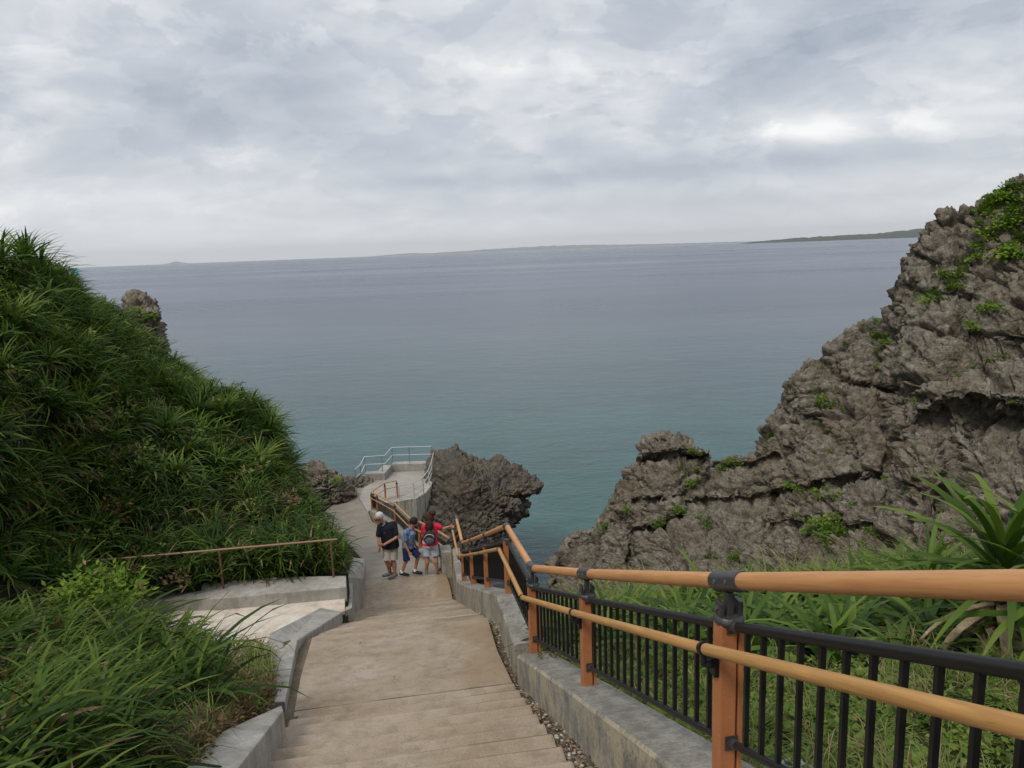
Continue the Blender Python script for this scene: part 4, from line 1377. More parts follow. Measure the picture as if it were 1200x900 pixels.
for p, n_, u, v, d, f in rnd.sample(spots, min(len(spots), 420)):
    br = U_(0, 1) < (.45 if v > 480 and u < 330 else .06)
    hv.append([p[0], p[1]-.12, p[2]+(U_(-.05, .28) if br else U_(.05, .4)), U_(0, .5), U_(-.2, .2), U_(0, 6.28), U_(1.4, 2.4) if br else U_(1.8, 3.2), 0 if br else 1])
scatter('hill_weeds', hv, wsrc, 'brown withered and small leaved plants mixed into the undergrowth of the left hill', 'undergrowth')
scatter('kerb_weeds', wi, wsrc, 'brown and green weeds spilling over the bottom left kerb', 'weeds')
# bright ferny shrub
sh_me = leafy(1300, .7, .13, .06, 'shrub', 'bright_shrub', .8)
sh = P(122, 712, 10.6)
place_copy('bright_shrub', sh_me, (sh[0], sh[1], sh[2]-.1), 0, .9, label='bright green leafy shrub between the long grass and the dark hill on the left', cat='shrub')

# long grass behind the patio handrail spilling over the low wall
gi = []
for _ in range(190):
    f = U_(0, 1); u = 120+f*272; v = 694-f*22+U_(-30, 0)
    p = Z(u, v+8, pz+.12)
    gi.append([p[0], p[1]+.12, p[2], U_(.0, .2), U_(-.1, .1), U_(0, 6.28), U_(.6, .95), rnd.randrange(3)])
for _ in range(60):                               # beside the narrowing path beyond
    f = U_(0, 1); s_ = 17+f*8; wq = float(np.interp(s_, [17, 23, 28, 33, 36], [-2.1, -2.3, -3.0, -4.2, -4.9]))-.75-abs(nr.normal())*.5
    a = SW(s_, wq, G(s_)-.1)
    gi.append([a[0], a[1], a[2], 0, .1, U_(0, 6.28), U_(.6, 1.0)*(1 if s_ < 30 else .7), rnd.randrange(3)])
scatter('terrace_grass', gi, reed_src, 'long green leaves hanging over the low wall behind the patio handrail', 'grass')

# ---- the bank behind the railing on the right
lily_me = [rosette(24, .74, .062, .04, .05, 'lily', 'strap_leaf_lily', (1.4, .35), (.8, 1.7), .04, 6), rosette(18, .66, .056, .08, .05, 'lily', 'strap_leaf_lily', (1.35, .5), (1.0, 1.9), .05, 6), rosette(28, .8, .05, .06, .05, 'lily', 'strap_leaf_lily', (1.45, .3), (.9, 1.6), .06, 6)]
grass_me = [reed(70, .42, .010, .2, 'grass', 'bright_grass', .12, .16), reed(60, .5, .013, .3, 'grass', 'bright_grass', .06, .18), reed(26, .75, .007, .2, 'grass', 'dry_grass', .6, .12)]
herb_me = [leafy(110, .17, .036, .022, 'herb', 'low_herb', .6, .06), leafy(90, .14, .05, .034, 'herb', 'low_herb', .5, .03)]


def drop(bvh, x, y):
    h = bvh.ray_cast(Vector((x, y, 8)), Vector((0, 0, -1)))[0]
    return h


lil = []
tries = 0
while len(lil) < 130 and tries < 3000:
    tries += 1
    s_ = U_(4.9, 10.4); w_ = U_(1.85, 9.0)
    a = XY(s_, w_); h = drop(right_bvh, *a)
    if h is None: continue
    u, v, d = pix(np.array(h))
    if not (620 < u < 1230): continue
    if v > np.interp(u, [620, 800, 1000, 1200], [770, 775, 790, 775]): continue
    if any((h.x-q.x)**2+(h.y-q.y)**2 < .10 for q in lil): continue
    lil.append(h)
for k, h in enumerate(lil):
    place_copy('strap_leaf_lily', lily_me[k % 3], (h.x, h.y, h.z-.03), U_(0, 6.28), U_(.9, 1.4), (U_(-.12, .12), U_(-.12, .12)), label='clump of arching strap leaves on the bank behind the black bars, one of many', cat='plant', group='strap leaf clumps behind the railing')
gsrc = []
for k, (s_, w_) in enumerate([(9.4, 2.3), (9.8, 3.4), (9.6, 5.0)]):
    h = drop(right_bvh, *XY(s_, w_))
    gsrc.append(place_copy(['bright_grass', 'bright_grass', 'dry_grass'][k], grass_me[k], h, 0, 1, label='tuft of yellowish grass on the brow behind the railing', cat='grass', group='grass tufts on the brow'))
for k, (s_, w_) in enumerate([(4.2, 2.5), (5.0, 2.2)]):
    h = drop(right_bvh, *XY(s_, w_))
    gsrc.append(place_copy('low_herb', herb_me[k], h, 0, 1, label=('small leaved low weed in the grass behind the nearest black bars', 'broader leaved low weed behind the black bars between the first two posts')[k], cat='weed', group='low weeds behind the railing'))
ri = []
for _ in range(3600):
    s_ = U_(1.2, 11.3); w_ = 1.6+abs(U_(0, 1))**1.3*8.5
    h = drop(right_bvh, *XY(s_, w_))
    if h is None: continue
    u, v, d = pix(np.array(h))
    if not (560 < u < 1320) or v > 1010: continue
    if 5.0 < s_ < 8.7 and U_(0, 1) < .72: continue
    brow = s_ > 8.6
    k = rnd.choice([0, 1]*6+[2]) if brow else rnd.choice([3, 4, 3, 4, 3, 0, 2, 1])
    sc = U_(.7, 1.15) if k < 3 else U_(.7, 1.5)
    if not brow and k < 3: sc *= .55
    ri.append([h.x, h.y, h.z-.02, U_(-.15, .15), U_(-.15, .15), U_(0, 6.28), sc, k])
for _ in range(500):            # steeper bank close to the wall further down
    s_ = U_(9, 19); w_ = U_(1.55, 3.0)
    h = drop(right_bvh, *XY(s_, w_))
    if h: ri.append([h.x, h.y, h.z-.03, 0, 0, U_(0, 6.28), U_(.6, .9), rnd.choice([0, 1])])
for _ in range(120):
    s_ = U_(8.6, 10.6); w_ = U_(1.7, 8.5)
    h = drop(right_bvh, *XY(s_, w_))
    if h: ri.append([h.x, h.y, h.z-.03, U_(-.1, .1), U_(-.1, .1), U_(0, 6.28), U_(1.05, 1.5), rnd.choice([0, 1, 1, 2])])
scatter('bank_ground_cover', ri, gsrc, 'grass and low weeds covering the bank behind the railing', 'ground cover')


def big_pine(u, v, t, n, L, W, label, height=.35, dead=.25, lean=0.0, els=(1.45, -.2)):
    """near screw pine: every leaf is a part of its own"""
    b = P(u, v, t)
    h = drop(right_bvh, b[0], b[1]); b = np.array(h) if h is not None else b
    root = empty('screw_pine', tuple(b), label=label, cat='plant')
    m = MB(); m.tube([(0, 0, -.1), (.02, 0, height*.5), (0, .02, height)], [.07, .06, .045], 10); m.build('trunk', MAT['bark'], root, smooth=True)
    for i in range(n):
        f = i/n; dd = f > 1-dead
        lf = Leaves()
        el = els[0]+(els[1]-els[0])*f**.9+U_(-.12, .12)
        lf.strip((0, 0, 0), 0, el-(.5 if dd else 0), L*U_(.75, 1.1)*(.75 if dd else 1), W*U_(.85, 1.15), U_(.5, 1.5)*(1.4 if dd else 1), 2.0 if dd else U_(.2, 1), 9, .35 if not dd else .8, U_(-.3, .3), U_(-.6, .6))
        me = lf.mesh('leaf', MAT['lily'])
        o = link('leaf', me, None, root)
        o.location = (0, 0, height*(1-f*.75)+.02); o.rotation_euler = (0, 0, i*2.39996+U_(-.3, .3)+lean)
        if dd: o['label'] = 'dry brown drooping leaf'
    return root


big_pine(1165, 790, 6.3, 64, 1.25, .085, 'large screw pine with upright leaves and dead brown skirt at the right edge', .85, .38)
big_pine(1085, 735, 8.2, 44, .85, .06, 'medium screw pine rising above the rail left of the largest one', .45, .3)
big_pine(1240, 790, 5.9, 50, 1.2, .08, 'screw pine partly cut off by the right edge of the view', .6, .3)
big_pine(985, 745, 7.6, 26, .62, .05, 'small screw pine with broad arching leaves low behind the black bars', .15, .12, els=(1.3, .2))

# ---- green tufts on the cliff
tuft_me = [leafy(150, .5, .13, .09, 'shrub', 'cliff_shrub', .5), leafy(110, .42, .12, .08, 'shrub', 'cliff_shrub', .35), leafy(90, .4, .11, .08, 'herb', 'cliff_shrub', .3)]
tufts = [(1190, 225, 1.3), (1175, 235, 1.2), (1160, 240, .9), (1195, 248, 1.0), (1183, 258, .9), (1190, 293, 1.2), (1198, 300, .9), (1148, 303, 1.0), (1130, 315, 1.1), (1122, 328, 1.1), (1112, 340, 1.2), (1104, 350, 1.0), (1158, 365, 1.0), (1028, 395, 1.2), (1035, 405, .9), (1030, 412, .8),
         (1012, 380, .6), (1075, 332, .7), (1078, 345, .5), (1140, 430, .6), (1158, 420, .7), (960, 470, 1.0), (970, 478, .9), (975, 472, .7), (905, 510, .8), (900, 520, .6), (852, 545, 1.0), (862, 543, 1.0), (845, 550, .8), (818, 530, .7), (826, 533, .5), (815, 552, .9), (818, 562, .8),
         (735, 597, .7), (740, 600, .5), (790, 596, .9), (800, 600, .8), (795, 608, .6), (770, 612, .9), (778, 608, .7), (822, 605, .9), (815, 608, .7), (710, 616, .9), (703, 628, .7), (930, 560, .7), (935, 575, .6), (960, 580, .9), (968, 583, .8), (950, 590, .6), (975, 585, .5),
         (965, 618, 1.1), (975, 625, 1.1), (985, 615, .9), (955, 628, .9), (990, 628, 1.0), (1000, 620, .8), (970, 640, .9), (1010, 635, .7), (1030, 630, 1.0), (880, 580, .5), (900, 575, .5), (915, 600, .4), (860, 655, .8), (868, 650, .7), (828, 652, .6), (800, 640, .4),
         (1100, 600, .5), (1120, 590, .4), (1085, 545, .4), (1040, 560, .5), (1060, 570, .4), (1050, 500, .4), (1000, 545, .4), (990, 400, .4), (1135, 270, .4), (1150, 285, .5), (1180, 330, .5), (1090, 370, .4), (1170, 440, .5), (1190, 470, .4), (940, 520, .5), (1000, 590, .5), (1140, 250, .6),
         (890, 620, .5), (905, 640, .5), (935, 600, .5), (940, 635, .7), (1045, 640, .7), (1075, 630, .6), (920, 620, .5)]
for _ in range(26):
    tufts.append((U_(1148, 1200), U_(212, 300), U_(.6, 1.2)))
for _ in range(46):
    u = U_(930, 1200); tufts.append((u, np.interp(u, [930, 1000, 1060, 1120, 1200], [440, 400, 320, 260, 230])+abs(nr.normal())*90, U_(.3, .6)))
for k, (u, v, sc) in enumerate(tufts):
    d = Vector(P(u, v, 1.0)).normalized()
    loc, nrm, _, _ = cliff_bvh.ray_cast(Vector((0, 0, 0)), d)
    if loc is None: continue
    for e in range(1 if sc < .6 else (2 if sc < 1 else 3)):
        off = Vector((U_(-.5, .5), U_(-.2, .2), U_(-.35, .35)))*e
        if e:
            l2 = cliff_bvh.find_nearest(loc+off)[0]
        else: l2 = loc
        place_copy('cliff_shrub', tuft_me[(k+e) % 3], l2-Vector((0, 0, .05)), U_(0, 6.28), sc*U_(.75, 1.05), (U_(.2, .6), U_(-.3, .1)), label='small bright green shrub rooted in a crack of the right hand cliff', cat='shrub', group='green shrubs on the right cliff')
# ferns on the rocks of the left bank and the pinnacle
for (u, v, sc, lb) in ((392, 565, .8, 'trailing green plant on the rock bank left of the lower path'), (174, 372, .7, 'green shrub clinging to the rock pinnacle on the left ridge'), (158, 366, .6, 'leafy shrub low on the left side of the rock pinnacle'), (372, 590, .5, 'small green weed at the foot of the left rock bank')):
    d = Vector(P(u, v, 1.0)).normalized(); best = None
    for mm, oo in lrocks:
        h = bvh_of(mm).ray_cast(Vector((0, 0, 0)), d)[0]
        if h is not None and (best is None or h.length < best.length): best = h
    if best is not None: place_copy('rock_shrub', tuft_me[0], best, 1, sc, (.4, 0), label=lb, cat='shrub')
# bushy palms on the hump of the ridge
for k, (u, v, t) in enumerate(((10, 312, 16.8), (30, 318, 17.8), (-14, 314, 15.8), (44, 326, 18.8))):
    q = P(u, v, t)
    h = hill_bvh.find_nearest(Vector(q))[0]
    place_copy('screw_pine', pine_me[2], (h.x, h.y, h.z-.05), k, 1.25, label=('screw pine on the middle of the round hump at the top left', 'screw pine right of the middle of the hump at the top left', 'leftmost screw pine on the hump at the top left', 'rightmost screw pine on the hump at the top left')[k], cat='plant', group='screw pines on the hump of the ridge')
# the scrap of turquoise sheet caught on the ridge
hq = hill_bvh.find_nearest(Vector(P(100, 342, 23.0)))[0]
ts = empty('turquoise_sheet', tuple(hq), label='scrap of turquoise sheet on a stake on the ridge of the left hill', cat='sheet')
m = MB(); m.tube([(0, 0, -.1), (.02, 0, .95)], .015, 6); m.build('stake', MAT['bark'], ts)
m = MB(); m.frame_box((.08, 0, .84), unit([.9, .3, .1]), unit([-.2, .2, .9]), unit([.3, -.9, .2]), .09, .10, .006); m.frame_box((.15, .03, .78), unit([.8, .2, .5]), unit([-.4, .2, .8]), unit([.3, -.9, .2]), .06, .06, .006)
m.build('sheet', material('turquoise_plastic', f_paint((.04, .33, .36), .5, .3)), ts)

# ------------------------------------------------------------------ gravel, leaf litter and twigs in the gutters
def litter(name, spots_, mat, label, cat, pebble=True):
    lf = Leaves()
    for (x, y, z, r) in spots_:
        if pebble:
            a = U_(0, 6.28); k0 = lf.n; lvv = U_(0, 1)**1.3
            for i in range(5):
                an = a+i*1.2566; lf.V.append(np.array([x+r*math.cos(an)*U_(.7, 1.1), y+r*math.sin(an)*U_(.7, 1.1), z+r*.1]))
            lf.V.append(np.array([x+r*.15, y, z+r*U_(.5, .8)])); lf.lv += [lvv]*6; lf.tip += [0]*6; lf.n += 6
            for i in range(5): lf.F.append((k0+i, k0+(i+1) % 5, k0+5))
        else:
            k0 = lf.n; az = U_(0, 6.28); L = r*U_(1.5, 4)
            lf.strip((x, y, z+.01), az, U_(-.1, .3), L, r*U_(.25, .9), U_(0, .8), U_(0, 1), 3, .3, U_(-.6, .6))
    return props(link(name, lf.mesh(name, MAT[mat])), label, cat, None, 'stuff')


def gut_z(s): return G(s)-.095


pe, le = [], []
for _ in range(1900):
    s_ = U_(3.2, 17.6); wq = np.clip(1.13+nr.normal()*.05, 1.0, 1.24)
    a = XY(s_, wq); pe.append((a[0], a[1], gut_z(s_)+U_(-.01, .02), U_(.007, .022)*(1.0 if s_ < 9 else 1.5)))
for _ in range(900):
    s_ = U_(3.2, 17); wq = np.clip(1.11+nr.normal()*.06, .9, 1.24)
    a = XY(s_, wq); le.append((a[0], a[1], gut_z(s_)+.005, U_(.01, .03)))
for _ in range(520):
    s_ = U_(6.4, 7.6) if U_(0, 1) < .75 else U_(4.0, 12); wq = np.interp(s_, [3, 7, 9.6, 17], [-1.32, -1.36, -1.46, -1.66])+nr.normal()*.045
    a = XY(s_, wq); pe.append((a[0], a[1], gut_z(s_)+U_(-.01, .02), U_(.008, .025)))
for _ in range(160):                       # scattered grit on the treads and landings
    s_ = U_(7.2, 9.5); wq = U_(-1.2, .9); a = XY(s_, wq); pe.append((a[0], a[1], G(s_)+.001, U_(.003, .008)))
litter('gutter_gravel', pe, 'gravel', 'loose pale gravel lying in the gutters beside the stairs', 'gravel')
litter('leaf_litter', le, 'litter', 'dry brown leaf litter and twigs along the foot of the right wall', 'leaf litter', False)
for _ in range(70):
    s_ = U_(4.5, 18); wq = U_(-1.1, 1.0)
    if 7.2 < s_ < 9.4 or s_ > 17.3:
        a = XY(s_, wq); le2_z = G(s_)+.004
        le_path = globals().setdefault('LP', []); le_path.append((a[0], a[1], le2_z, U_(.008, .02)))
litter('path_leaves', LP, 'litter', 'a few dry leaves scattered on the landings of the path', 'leaves', False)
# dry leaves caught behind the third post
le2 = []
for _ in range(60):
    p = PB[2]+np.array([U_(.02, .32), U_(-.5, .1), 0]); le2.append((p[0], p[1], PB[2][2]+.02+(PB[2][1]-p[1])*.38, U_(.012, .03)))
litter('dry_leaves', le2, 'rust', 'dry red brown leaves caught on the coping behind the third post', 'leaves', False)
# a crumpled clear bag below the first panel
h = drop(right_bvh, *P(915, 885, 3.9)[:2])
bag = pillow = None
bm = bmesh.new(); bmesh.ops.create_icosphere(bm, subdivisions=4, radius=.11)
vv = np.array([v.co[:] for v in bm.verts]); nn = fbm(vv*14, 3, 3, ridged=True)
for v, k in zip(bm.verts, nn): v.co = v.co*(1+.22*k); v.co.z *= .45
me = bpy.data.meshes.new('plastic_bag'); bm.to_mesh(me); bm.free()
hb_ = P(930, 888, 4.0); hz = drop(right_bvh, hb_[0], hb_[1])
if hz is not None:
    o = link('plastic_bag', me, material('clear_crumpled_plastic', lambda n: pbsdf(n, (.5, .53, .54), .3, spec=.6, **{'Transmission__Weight': .4})), label='crumpled clear plastic bag in the grass below the nearest black bars', cat='bag')
    o.location = hz+Vector((0, 0, .06)); o.scale = (1.3, .9, 1)

# ------------------------------------------------------------------ people
def f_cloth(col, col2=None, sc=30):
    def f(n):
        p = OC(n); x = n.noise(p, sc, 4, .6); y = n.noise(p, 7.0, 3, .6)
        c = n.ramp(x, [(.35, col), (.5, tuple((a+b)/2 for a, b in zip(col, col2 or col))), (.65, col2 or tuple(min(1, q*1.25) for q in col))])
        return pbsdf(n, c, .85, n.bump(n.math('ADD', n.math('MULTIPLY', x, .2), y), .8, .02), spec=.2)
    return f


PM = {k: material(k, f) for k, f in {
    'tanned_skin': f_cloth((.36, .17, .10), (.42, .21, .13), 6), 'pale_hair': f_cloth((.34, .33, .31), (.62, .61, .59), 60), 'black_hair': f_cloth((.012, .010, .010), (.03, .026, .024), 60),
    'brown_hair': f_cloth((.035, .014, .010), (.075, .032, .022), 50), 'navy_knit': f_cloth((.008, .009, .014), (.014, .016, .022), 30), 'beige_cotton': f_cloth((.36, .31, .255), (.42, .37, .31), 30),
    'blue_print': f_cloth((.03, .06, .14), (.22, .30, .42), 22), 'blue_cotton': f_cloth((.012, .022, .075), (.018, .032, .10), 30), 'red_cotton': f_cloth((.62, .022, .05), (.70, .03, .07), 30),
    'grey_cotton': f_cloth((.36, .39, .44), (.44, .47, .52), 30), 'shoe_grey': f_cloth((.10, .10, .105), (.2, .2, .2), 20), 'shoe_black': f_cloth((.012, .012, .013), (.03, .03, .03), 20),
    'white_sock': f_cloth((.7, .7, .7), (.75, .75, .75), 20), 'bag_black': f_cloth((.018, .018, .02), (.04, .04, .045), 30), 'bag_grey': f_cloth((.07, .075, .085), (.12, .125, .135), 40), 'bag_trim': f_cloth((.4, .41, .42), (.55, .55, .56), 30), 'collar_grey': f_cloth((.12, .13, .15), (.17, .18, .2), 30), 'red_mark': f_cloth((.5, .04, .03), None, 30)}.items()}


def blobs(name, parts, mat, parent, vox=.01, smooth=6):
    """one continuous surface: tapered limbs and lofts joined by a voxel remesh and smoothed"""
    m = MB()
    for p in parts:
        if p[0] == 'limb':
            _, a, ra, b, rb = p; a = np.array(a, float); b = np.array(b, float); d = unit(b-a)
            cs, rr = [], []
            for k in (1.0, .8, .5, 0): cs.append(a-d*ra*k); rr.append(max(.0006, ra*math.sqrt(1-k*k)))
            for k in (0, .5, .8, 1.0): cs.append(b+d*rb*k); rr.append(max(.0006, rb*math.sqrt(1-k*k)))
            m.tube(cs, rr, 12)
        else:                                   # loft of level ellipses (x, y, z, rx, ry)
            L = p[1]; n = 20; V = []; F = []
            for (x, y, z, rx, ry) in L:
                for k in range(n):
                    an = 6.28318*k/n; V.append((x+rx*math.cos(an), y+ry*math.sin(an), z))
            for i in range(len(L)-1):
                for k in range(n): F.append((i*n+k, i*n+(k+1) % n, (i+1)*n+(k+1) % n, (i+1)*n+k))
            F += [tuple(range(n-1, -1, -1)), tuple((len(L)-1)*n+k for k in range(n))]
            m.add(V, F)
    me = bpy.data.meshes.new(name+'_cage'); me.from_pydata(m.v, [], m.f)
    o = bpy.data.objects.new(name+'_cage', me); COL.objects.link(o)
    md = o.modifiers.new('r', 'REMESH'); md.mode = 'VOXEL'; md.voxel_size = vox; md.use_smooth_shade = True
    if smooth:
        sm = o.modifiers.new('s', 'SMOOTH'); sm.factor = .5; sm.iterations = smooth
    dg = bpy.context.evaluated_depsgraph_get(); dg.update()
    m2 = bpy.data.meshes.new_from_object(o.evaluated_get(dg)); m2.name = name
    bpy.data.objects.remove(o, do_unlink=True); m2.materials.clear()
    m2.polygons.foreach_set('use_smooth', np.ones(len(m2.polygons), dtype=bool))
    return link(name, m2, mat, parent)


def ell(name, c, r, mat, parent, rot=(0, 0, 0), seed=0, amp=.03, cut=None, sub=3):
    bm = bmesh.new(); bmesh.ops.create_icosphere(bm, subdivisions=sub, radius=1)
    vv = np.array([v.co[:] for v in bm.verts]); k = fbm(vv*2.5+seed, 3, seed)
    Rm = Euler(rot).to_matrix()
    for v, q in zip(bm.verts, k):
        p = v.co*(1+amp*q*3)
        p = Vector((p.x*r[0], p.y*r[1], p.z*r[2]))
        if cut: p = cut(p)
        v.co = Rm @ p + Vector(c)
    me = bpy.data.meshes.new(name); bm.to_mesh(me); bm.free()
    me.polygons.foreach_set('use_smooth', np.ones(len(me.polygons), dtype=bool))
    return link(name, me, mat, parent)


def hand_parts(w, d, side_, s=1.0, curl=.5):
    """palm, four bent fingers of unequal length and a thumb from the side of the palm"""
    w = Vector(w); d = Vector(d).normalized(); sd_ = (Vector(side_)-d*Vector(side_).dot(d)).normalized(); nrm = d.cross(sd_).normalized()
    out = []
    for o in (-.022, 0, .022): out.append(('limb', w+sd_*o*.7*s, .017*s, w+d*.075*s+sd_*o*s, .0145*s))
    for o, L in ((.031, .070), (.0105, .080), (-.0105, .075), (-.031, .058)):
        a = w+d*.078*s+sd_*o*s; b = a+(d*math.cos(curl*.6)+nrm*math.sin(curl*.6))*L*.5*s; c = b+(d*math.cos(curl*1.6)+nrm*math.sin(curl*1.6))*L*.5*s
        out += [('limb', a, .0098*s, b, .0092*s), ('limb', b, .0092*s, c, .0078*s)]
    a = w+d*.022*s+sd_*.028*s; b = a+(d*.6+sd_*.7)*.036*s; c = b+(d*.85+sd_*.25+nrm*.2)*.03*s
    out += [('limb', a, .0125*s, b, .011*s), ('limb', b, .011*s, c, .009*s)]
    return out


def person(base, face_az, J, sz, label, clothes, sc=1.0, head_dir=None, hands=None):
    """J: joints in metres (x right in the picture, y away, z up) above the feet"""
    root = empty('person', tuple(base), label=label, cat='person')
    root.scale = (sc, sc, sc)
    A = {k: np.array(v, float) for k, v in J.items()}
    q_ = dict(shl=.055, arm=.047, elb=.038, wri=.027, thi=.088, kne=.056, cal=.06, ank=.037, px=.165, py=.125, wx=.155, wy=.12, cx=.175, cy=.12, hd=1.0)
    q_.update(sz); g = q_
    hd = A['head']; fd = unit(head_dir or (0, -1, -.2)); sx = unit(np.cross(fd, (0, 0, 1))); upv = unit(np.cross(sx, fd))
    nk = A['nek']; h = g['hd']
    shm = (A['sL']+A['sR'])/2
    torso = [(*(A['pel']-np.array([0, 0, .07])), g['px']*.9, g['py']*.9), (*A['pel'], g['px'], g['py']), (*A['wai'], g['wx'], g['wy']), (*A['che'], g['cx'], g['cy']), (*(A['che']*.4+shm*.6), g['cx']*.95, g['cy']*.92), (shm[0], shm[1], shm[2]+.015, g['cx']*.62, g['cy']*.6)]
    P_ = [('loft', torso), ('limb', shm-np.array([0, 0, .02]), .07, nk, .054), ('limb', nk, .054, hd-upv*.03-fd*.01, .056)]
    # head: skull, jaw, nose, brow, ears
    P_ += [('limb', hd+upv*.035*h-fd*.02*h, .078*h, hd+upv*.03*h+fd*.012*h, .076*h), ('limb', hd+upv*.0, .07*h, hd-upv*.055*h+fd*.03*h, .048*h), ('limb', hd-upv*.07*h+fd*.05*h, .03*h, hd-upv*.068*h+fd*.055*h, .03*h),
           ('limb', hd+upv*.018*h+fd*.078*h, .010*h, hd-upv*.018*h+fd*.098*h, .0145*h), ('limb', hd+upv*.03*h+fd*.074*h-sx*.03*h, .014*h, hd+upv*.03*h+fd*.074*h+sx*.03*h, .014*h), ('limb', hd-upv*.045*h+fd*.074*h-sx*.014, .012*h, hd-upv*.045*h+fd*.074*h+sx*.014, .012*h)]
    for s_ in (-1, 1): P_ += [('limb', hd+sx*.079*h*s_-fd*.012+upv*.015, .015*h, hd+sx*.075*h*s_-fd*.008-upv*.02, .011*h)]
    for sd_ in 'LR':
        s0, e0, w0 = A['s'+sd_], A['e'+sd_], A['w'+sd_]
        P_ += [('limb', shm*.35+s0*.65, .062, s0, g['shl']), ('limb', s0, g['shl'], s0*.4+e0*.6, g['arm']), ('limb', s0*.4+e0*.6, g['arm'], e0, g['elb']), ('limb', e0, g['elb'], e0*.65+w0*.35, g['elb']*1.02), ('limb', e0*.65+w0*.35, g['elb']*1.02, w0, g['wri'])]
        h0, k0, a0 = A['h'+sd_], A['k'+sd_], A['a'+sd_]
        c0 = k0*.68+a0*.32+np.array([-.015*A['f'+sd_][0], -.02*A['f'+sd_][1], 0])
        P_ += [('limb', A['pel']*.4+h0*.6, g['thi']*1.1, h0, g['thi']*1.08), ('limb', h0, g['thi']*1.08, k0, g['kne']), ('limb', k0, g['kne'], c0, g['cal']), ('limb', c0, g['cal'], a0, g['ank'])]
        fu = unit(A['f'+sd_]); z0 = max(0, a0[2]-.09); P_ += [('limb', (a0[0], a0[1], z0+.05), .04, (a0[0]+fu[0]*.13, a0[1]+fu[1]*.13, z0+.032), .028)]
    for hs in hands or (): P_ += hand_parts(A[hs[0]], *hs[1:])
    blobs('body', P_, PM['tanned_skin'], root, .0075, 4)
    for s_ in (-1, 1):
        ell('eye', hd+fd*.084*h+sx*.031*s_*h+upv*.008, (.010, .010, .006), PM['black_hair'], root, sub=1)
    m = MB(); q = hd+fd*.090*h-upv*.045*h; m.tube([q-sx*.022-fd*.006, q, q+sx*.022-fd*.006], .0045, 6); m.build('mouth', PM['red_mark'], root)
    hem = clothes.get('hem', -.1)
    T = [(A['pel'][0], A['pel'][1], A['pel'][2]+hem, g['px']+.024, g['py']+.024)] + [(a, b, c, d+.018, e+.018) for a, b, c, d, e in torso[2:5]] + [(shm[0], shm[1], shm[2]+.03, g['cx']*.62+.015, g['cy']*.6+.015)]
    S = [('loft', T), ('limb', shm, .07, shm+(nk-shm)*.45, .066)]
    for sd_ in 'LR':
        s0, e0 = A['s'+sd_], A['e'+sd_]; q = s0+(e0-s0)*clothes.get('sleeve', .7)
        S += [('limb', shm*.4+s0*.6, .075, s0, g['shl']+.017), ('limb', s0, g['shl']+.017, q-(q-s0)*.15, g['arm']+.022)]
        fl = unit(q-s0); S += [('limb', q-fl*.05, g['arm']+.024, q-fl*.03, g['arm']+.024)]
    blobs('shirt', S, PM[clothes['shirt']], root, .010, 5)
    W0 = A['pel']; S = [('loft', [(W0[0], W0[1], W0[2]-.09, g['px']+.012, g['py']+.014), (*W0, g['px']+.014, g['py']+.014), (W0[0], W0[1], W0[2]+.07, g['px']+.008, g['py']+.008)])]
    lr = clothes.get('legr', .098)
    for sd_ in 'LR':
        h0, k0 = A['h'+sd_], A['k'+sd_]; q = h0+(k0-h0)*clothes.get('leg', .9)
        S += [('limb', h0, g['thi']+.022, q*.85+h0*.15, lr)]
        fl = unit(q-h0); n_ = 14
    so = blobs('shorts', S, PM[clothes['shorts']], root, .011, 5)
    for sd_ in 'LR':                                 # flared hems of the legs
        h0, k0 = A['h'+sd_], A['k'+sd_]; q = h0+(k0-h0)*clothes.get('leg', .9); fl = unit(q-h0)
        m = MB(); m.tube([q-fl*.10, q-fl*.03, q+fl*.035, q+fl*.03, q-fl*.05], [lr*.98, lr*1.0, lr*1.02, lr*.93, lr*.9], 20, cap=False); m.build('trouser_hem', PM[clothes['shorts']], root, smooth=True)
    for sd_ in 'LR':
        a = A['a'+sd_]; f_ = unit(A['f'+sd_]); z0 = max(0, a[2]-.09)
        S = [('limb', (a[0]-f_[0]*.03, a[1]-f_[1]*.03, z0+.05), .044, (a[0]+f_[0]*.05, a[1]+f_[1]*.05, z0+.046), .045), ('limb', (a[0]+f_[0]*.05, a[1]+f_[1]*.05, z0+.044), .044, (a[0]+f_[0]*.16, a[1]+f_[1]*.16, z0+.036), .036)]
        blobs('shoe', S, PM[clothes['shoe']], root, .009, 3)
        if clothes.get('sock'):
            m = MB(); m.tube([(a[0], a[1], z0+.07), (a[0], a[1], z0+.135)], .043, 10); m.build('sock', PM['white_sock'], root)
    return root, hd, fd, sx


def gz(u, v, z=-8.475): return Z(u, v, z)


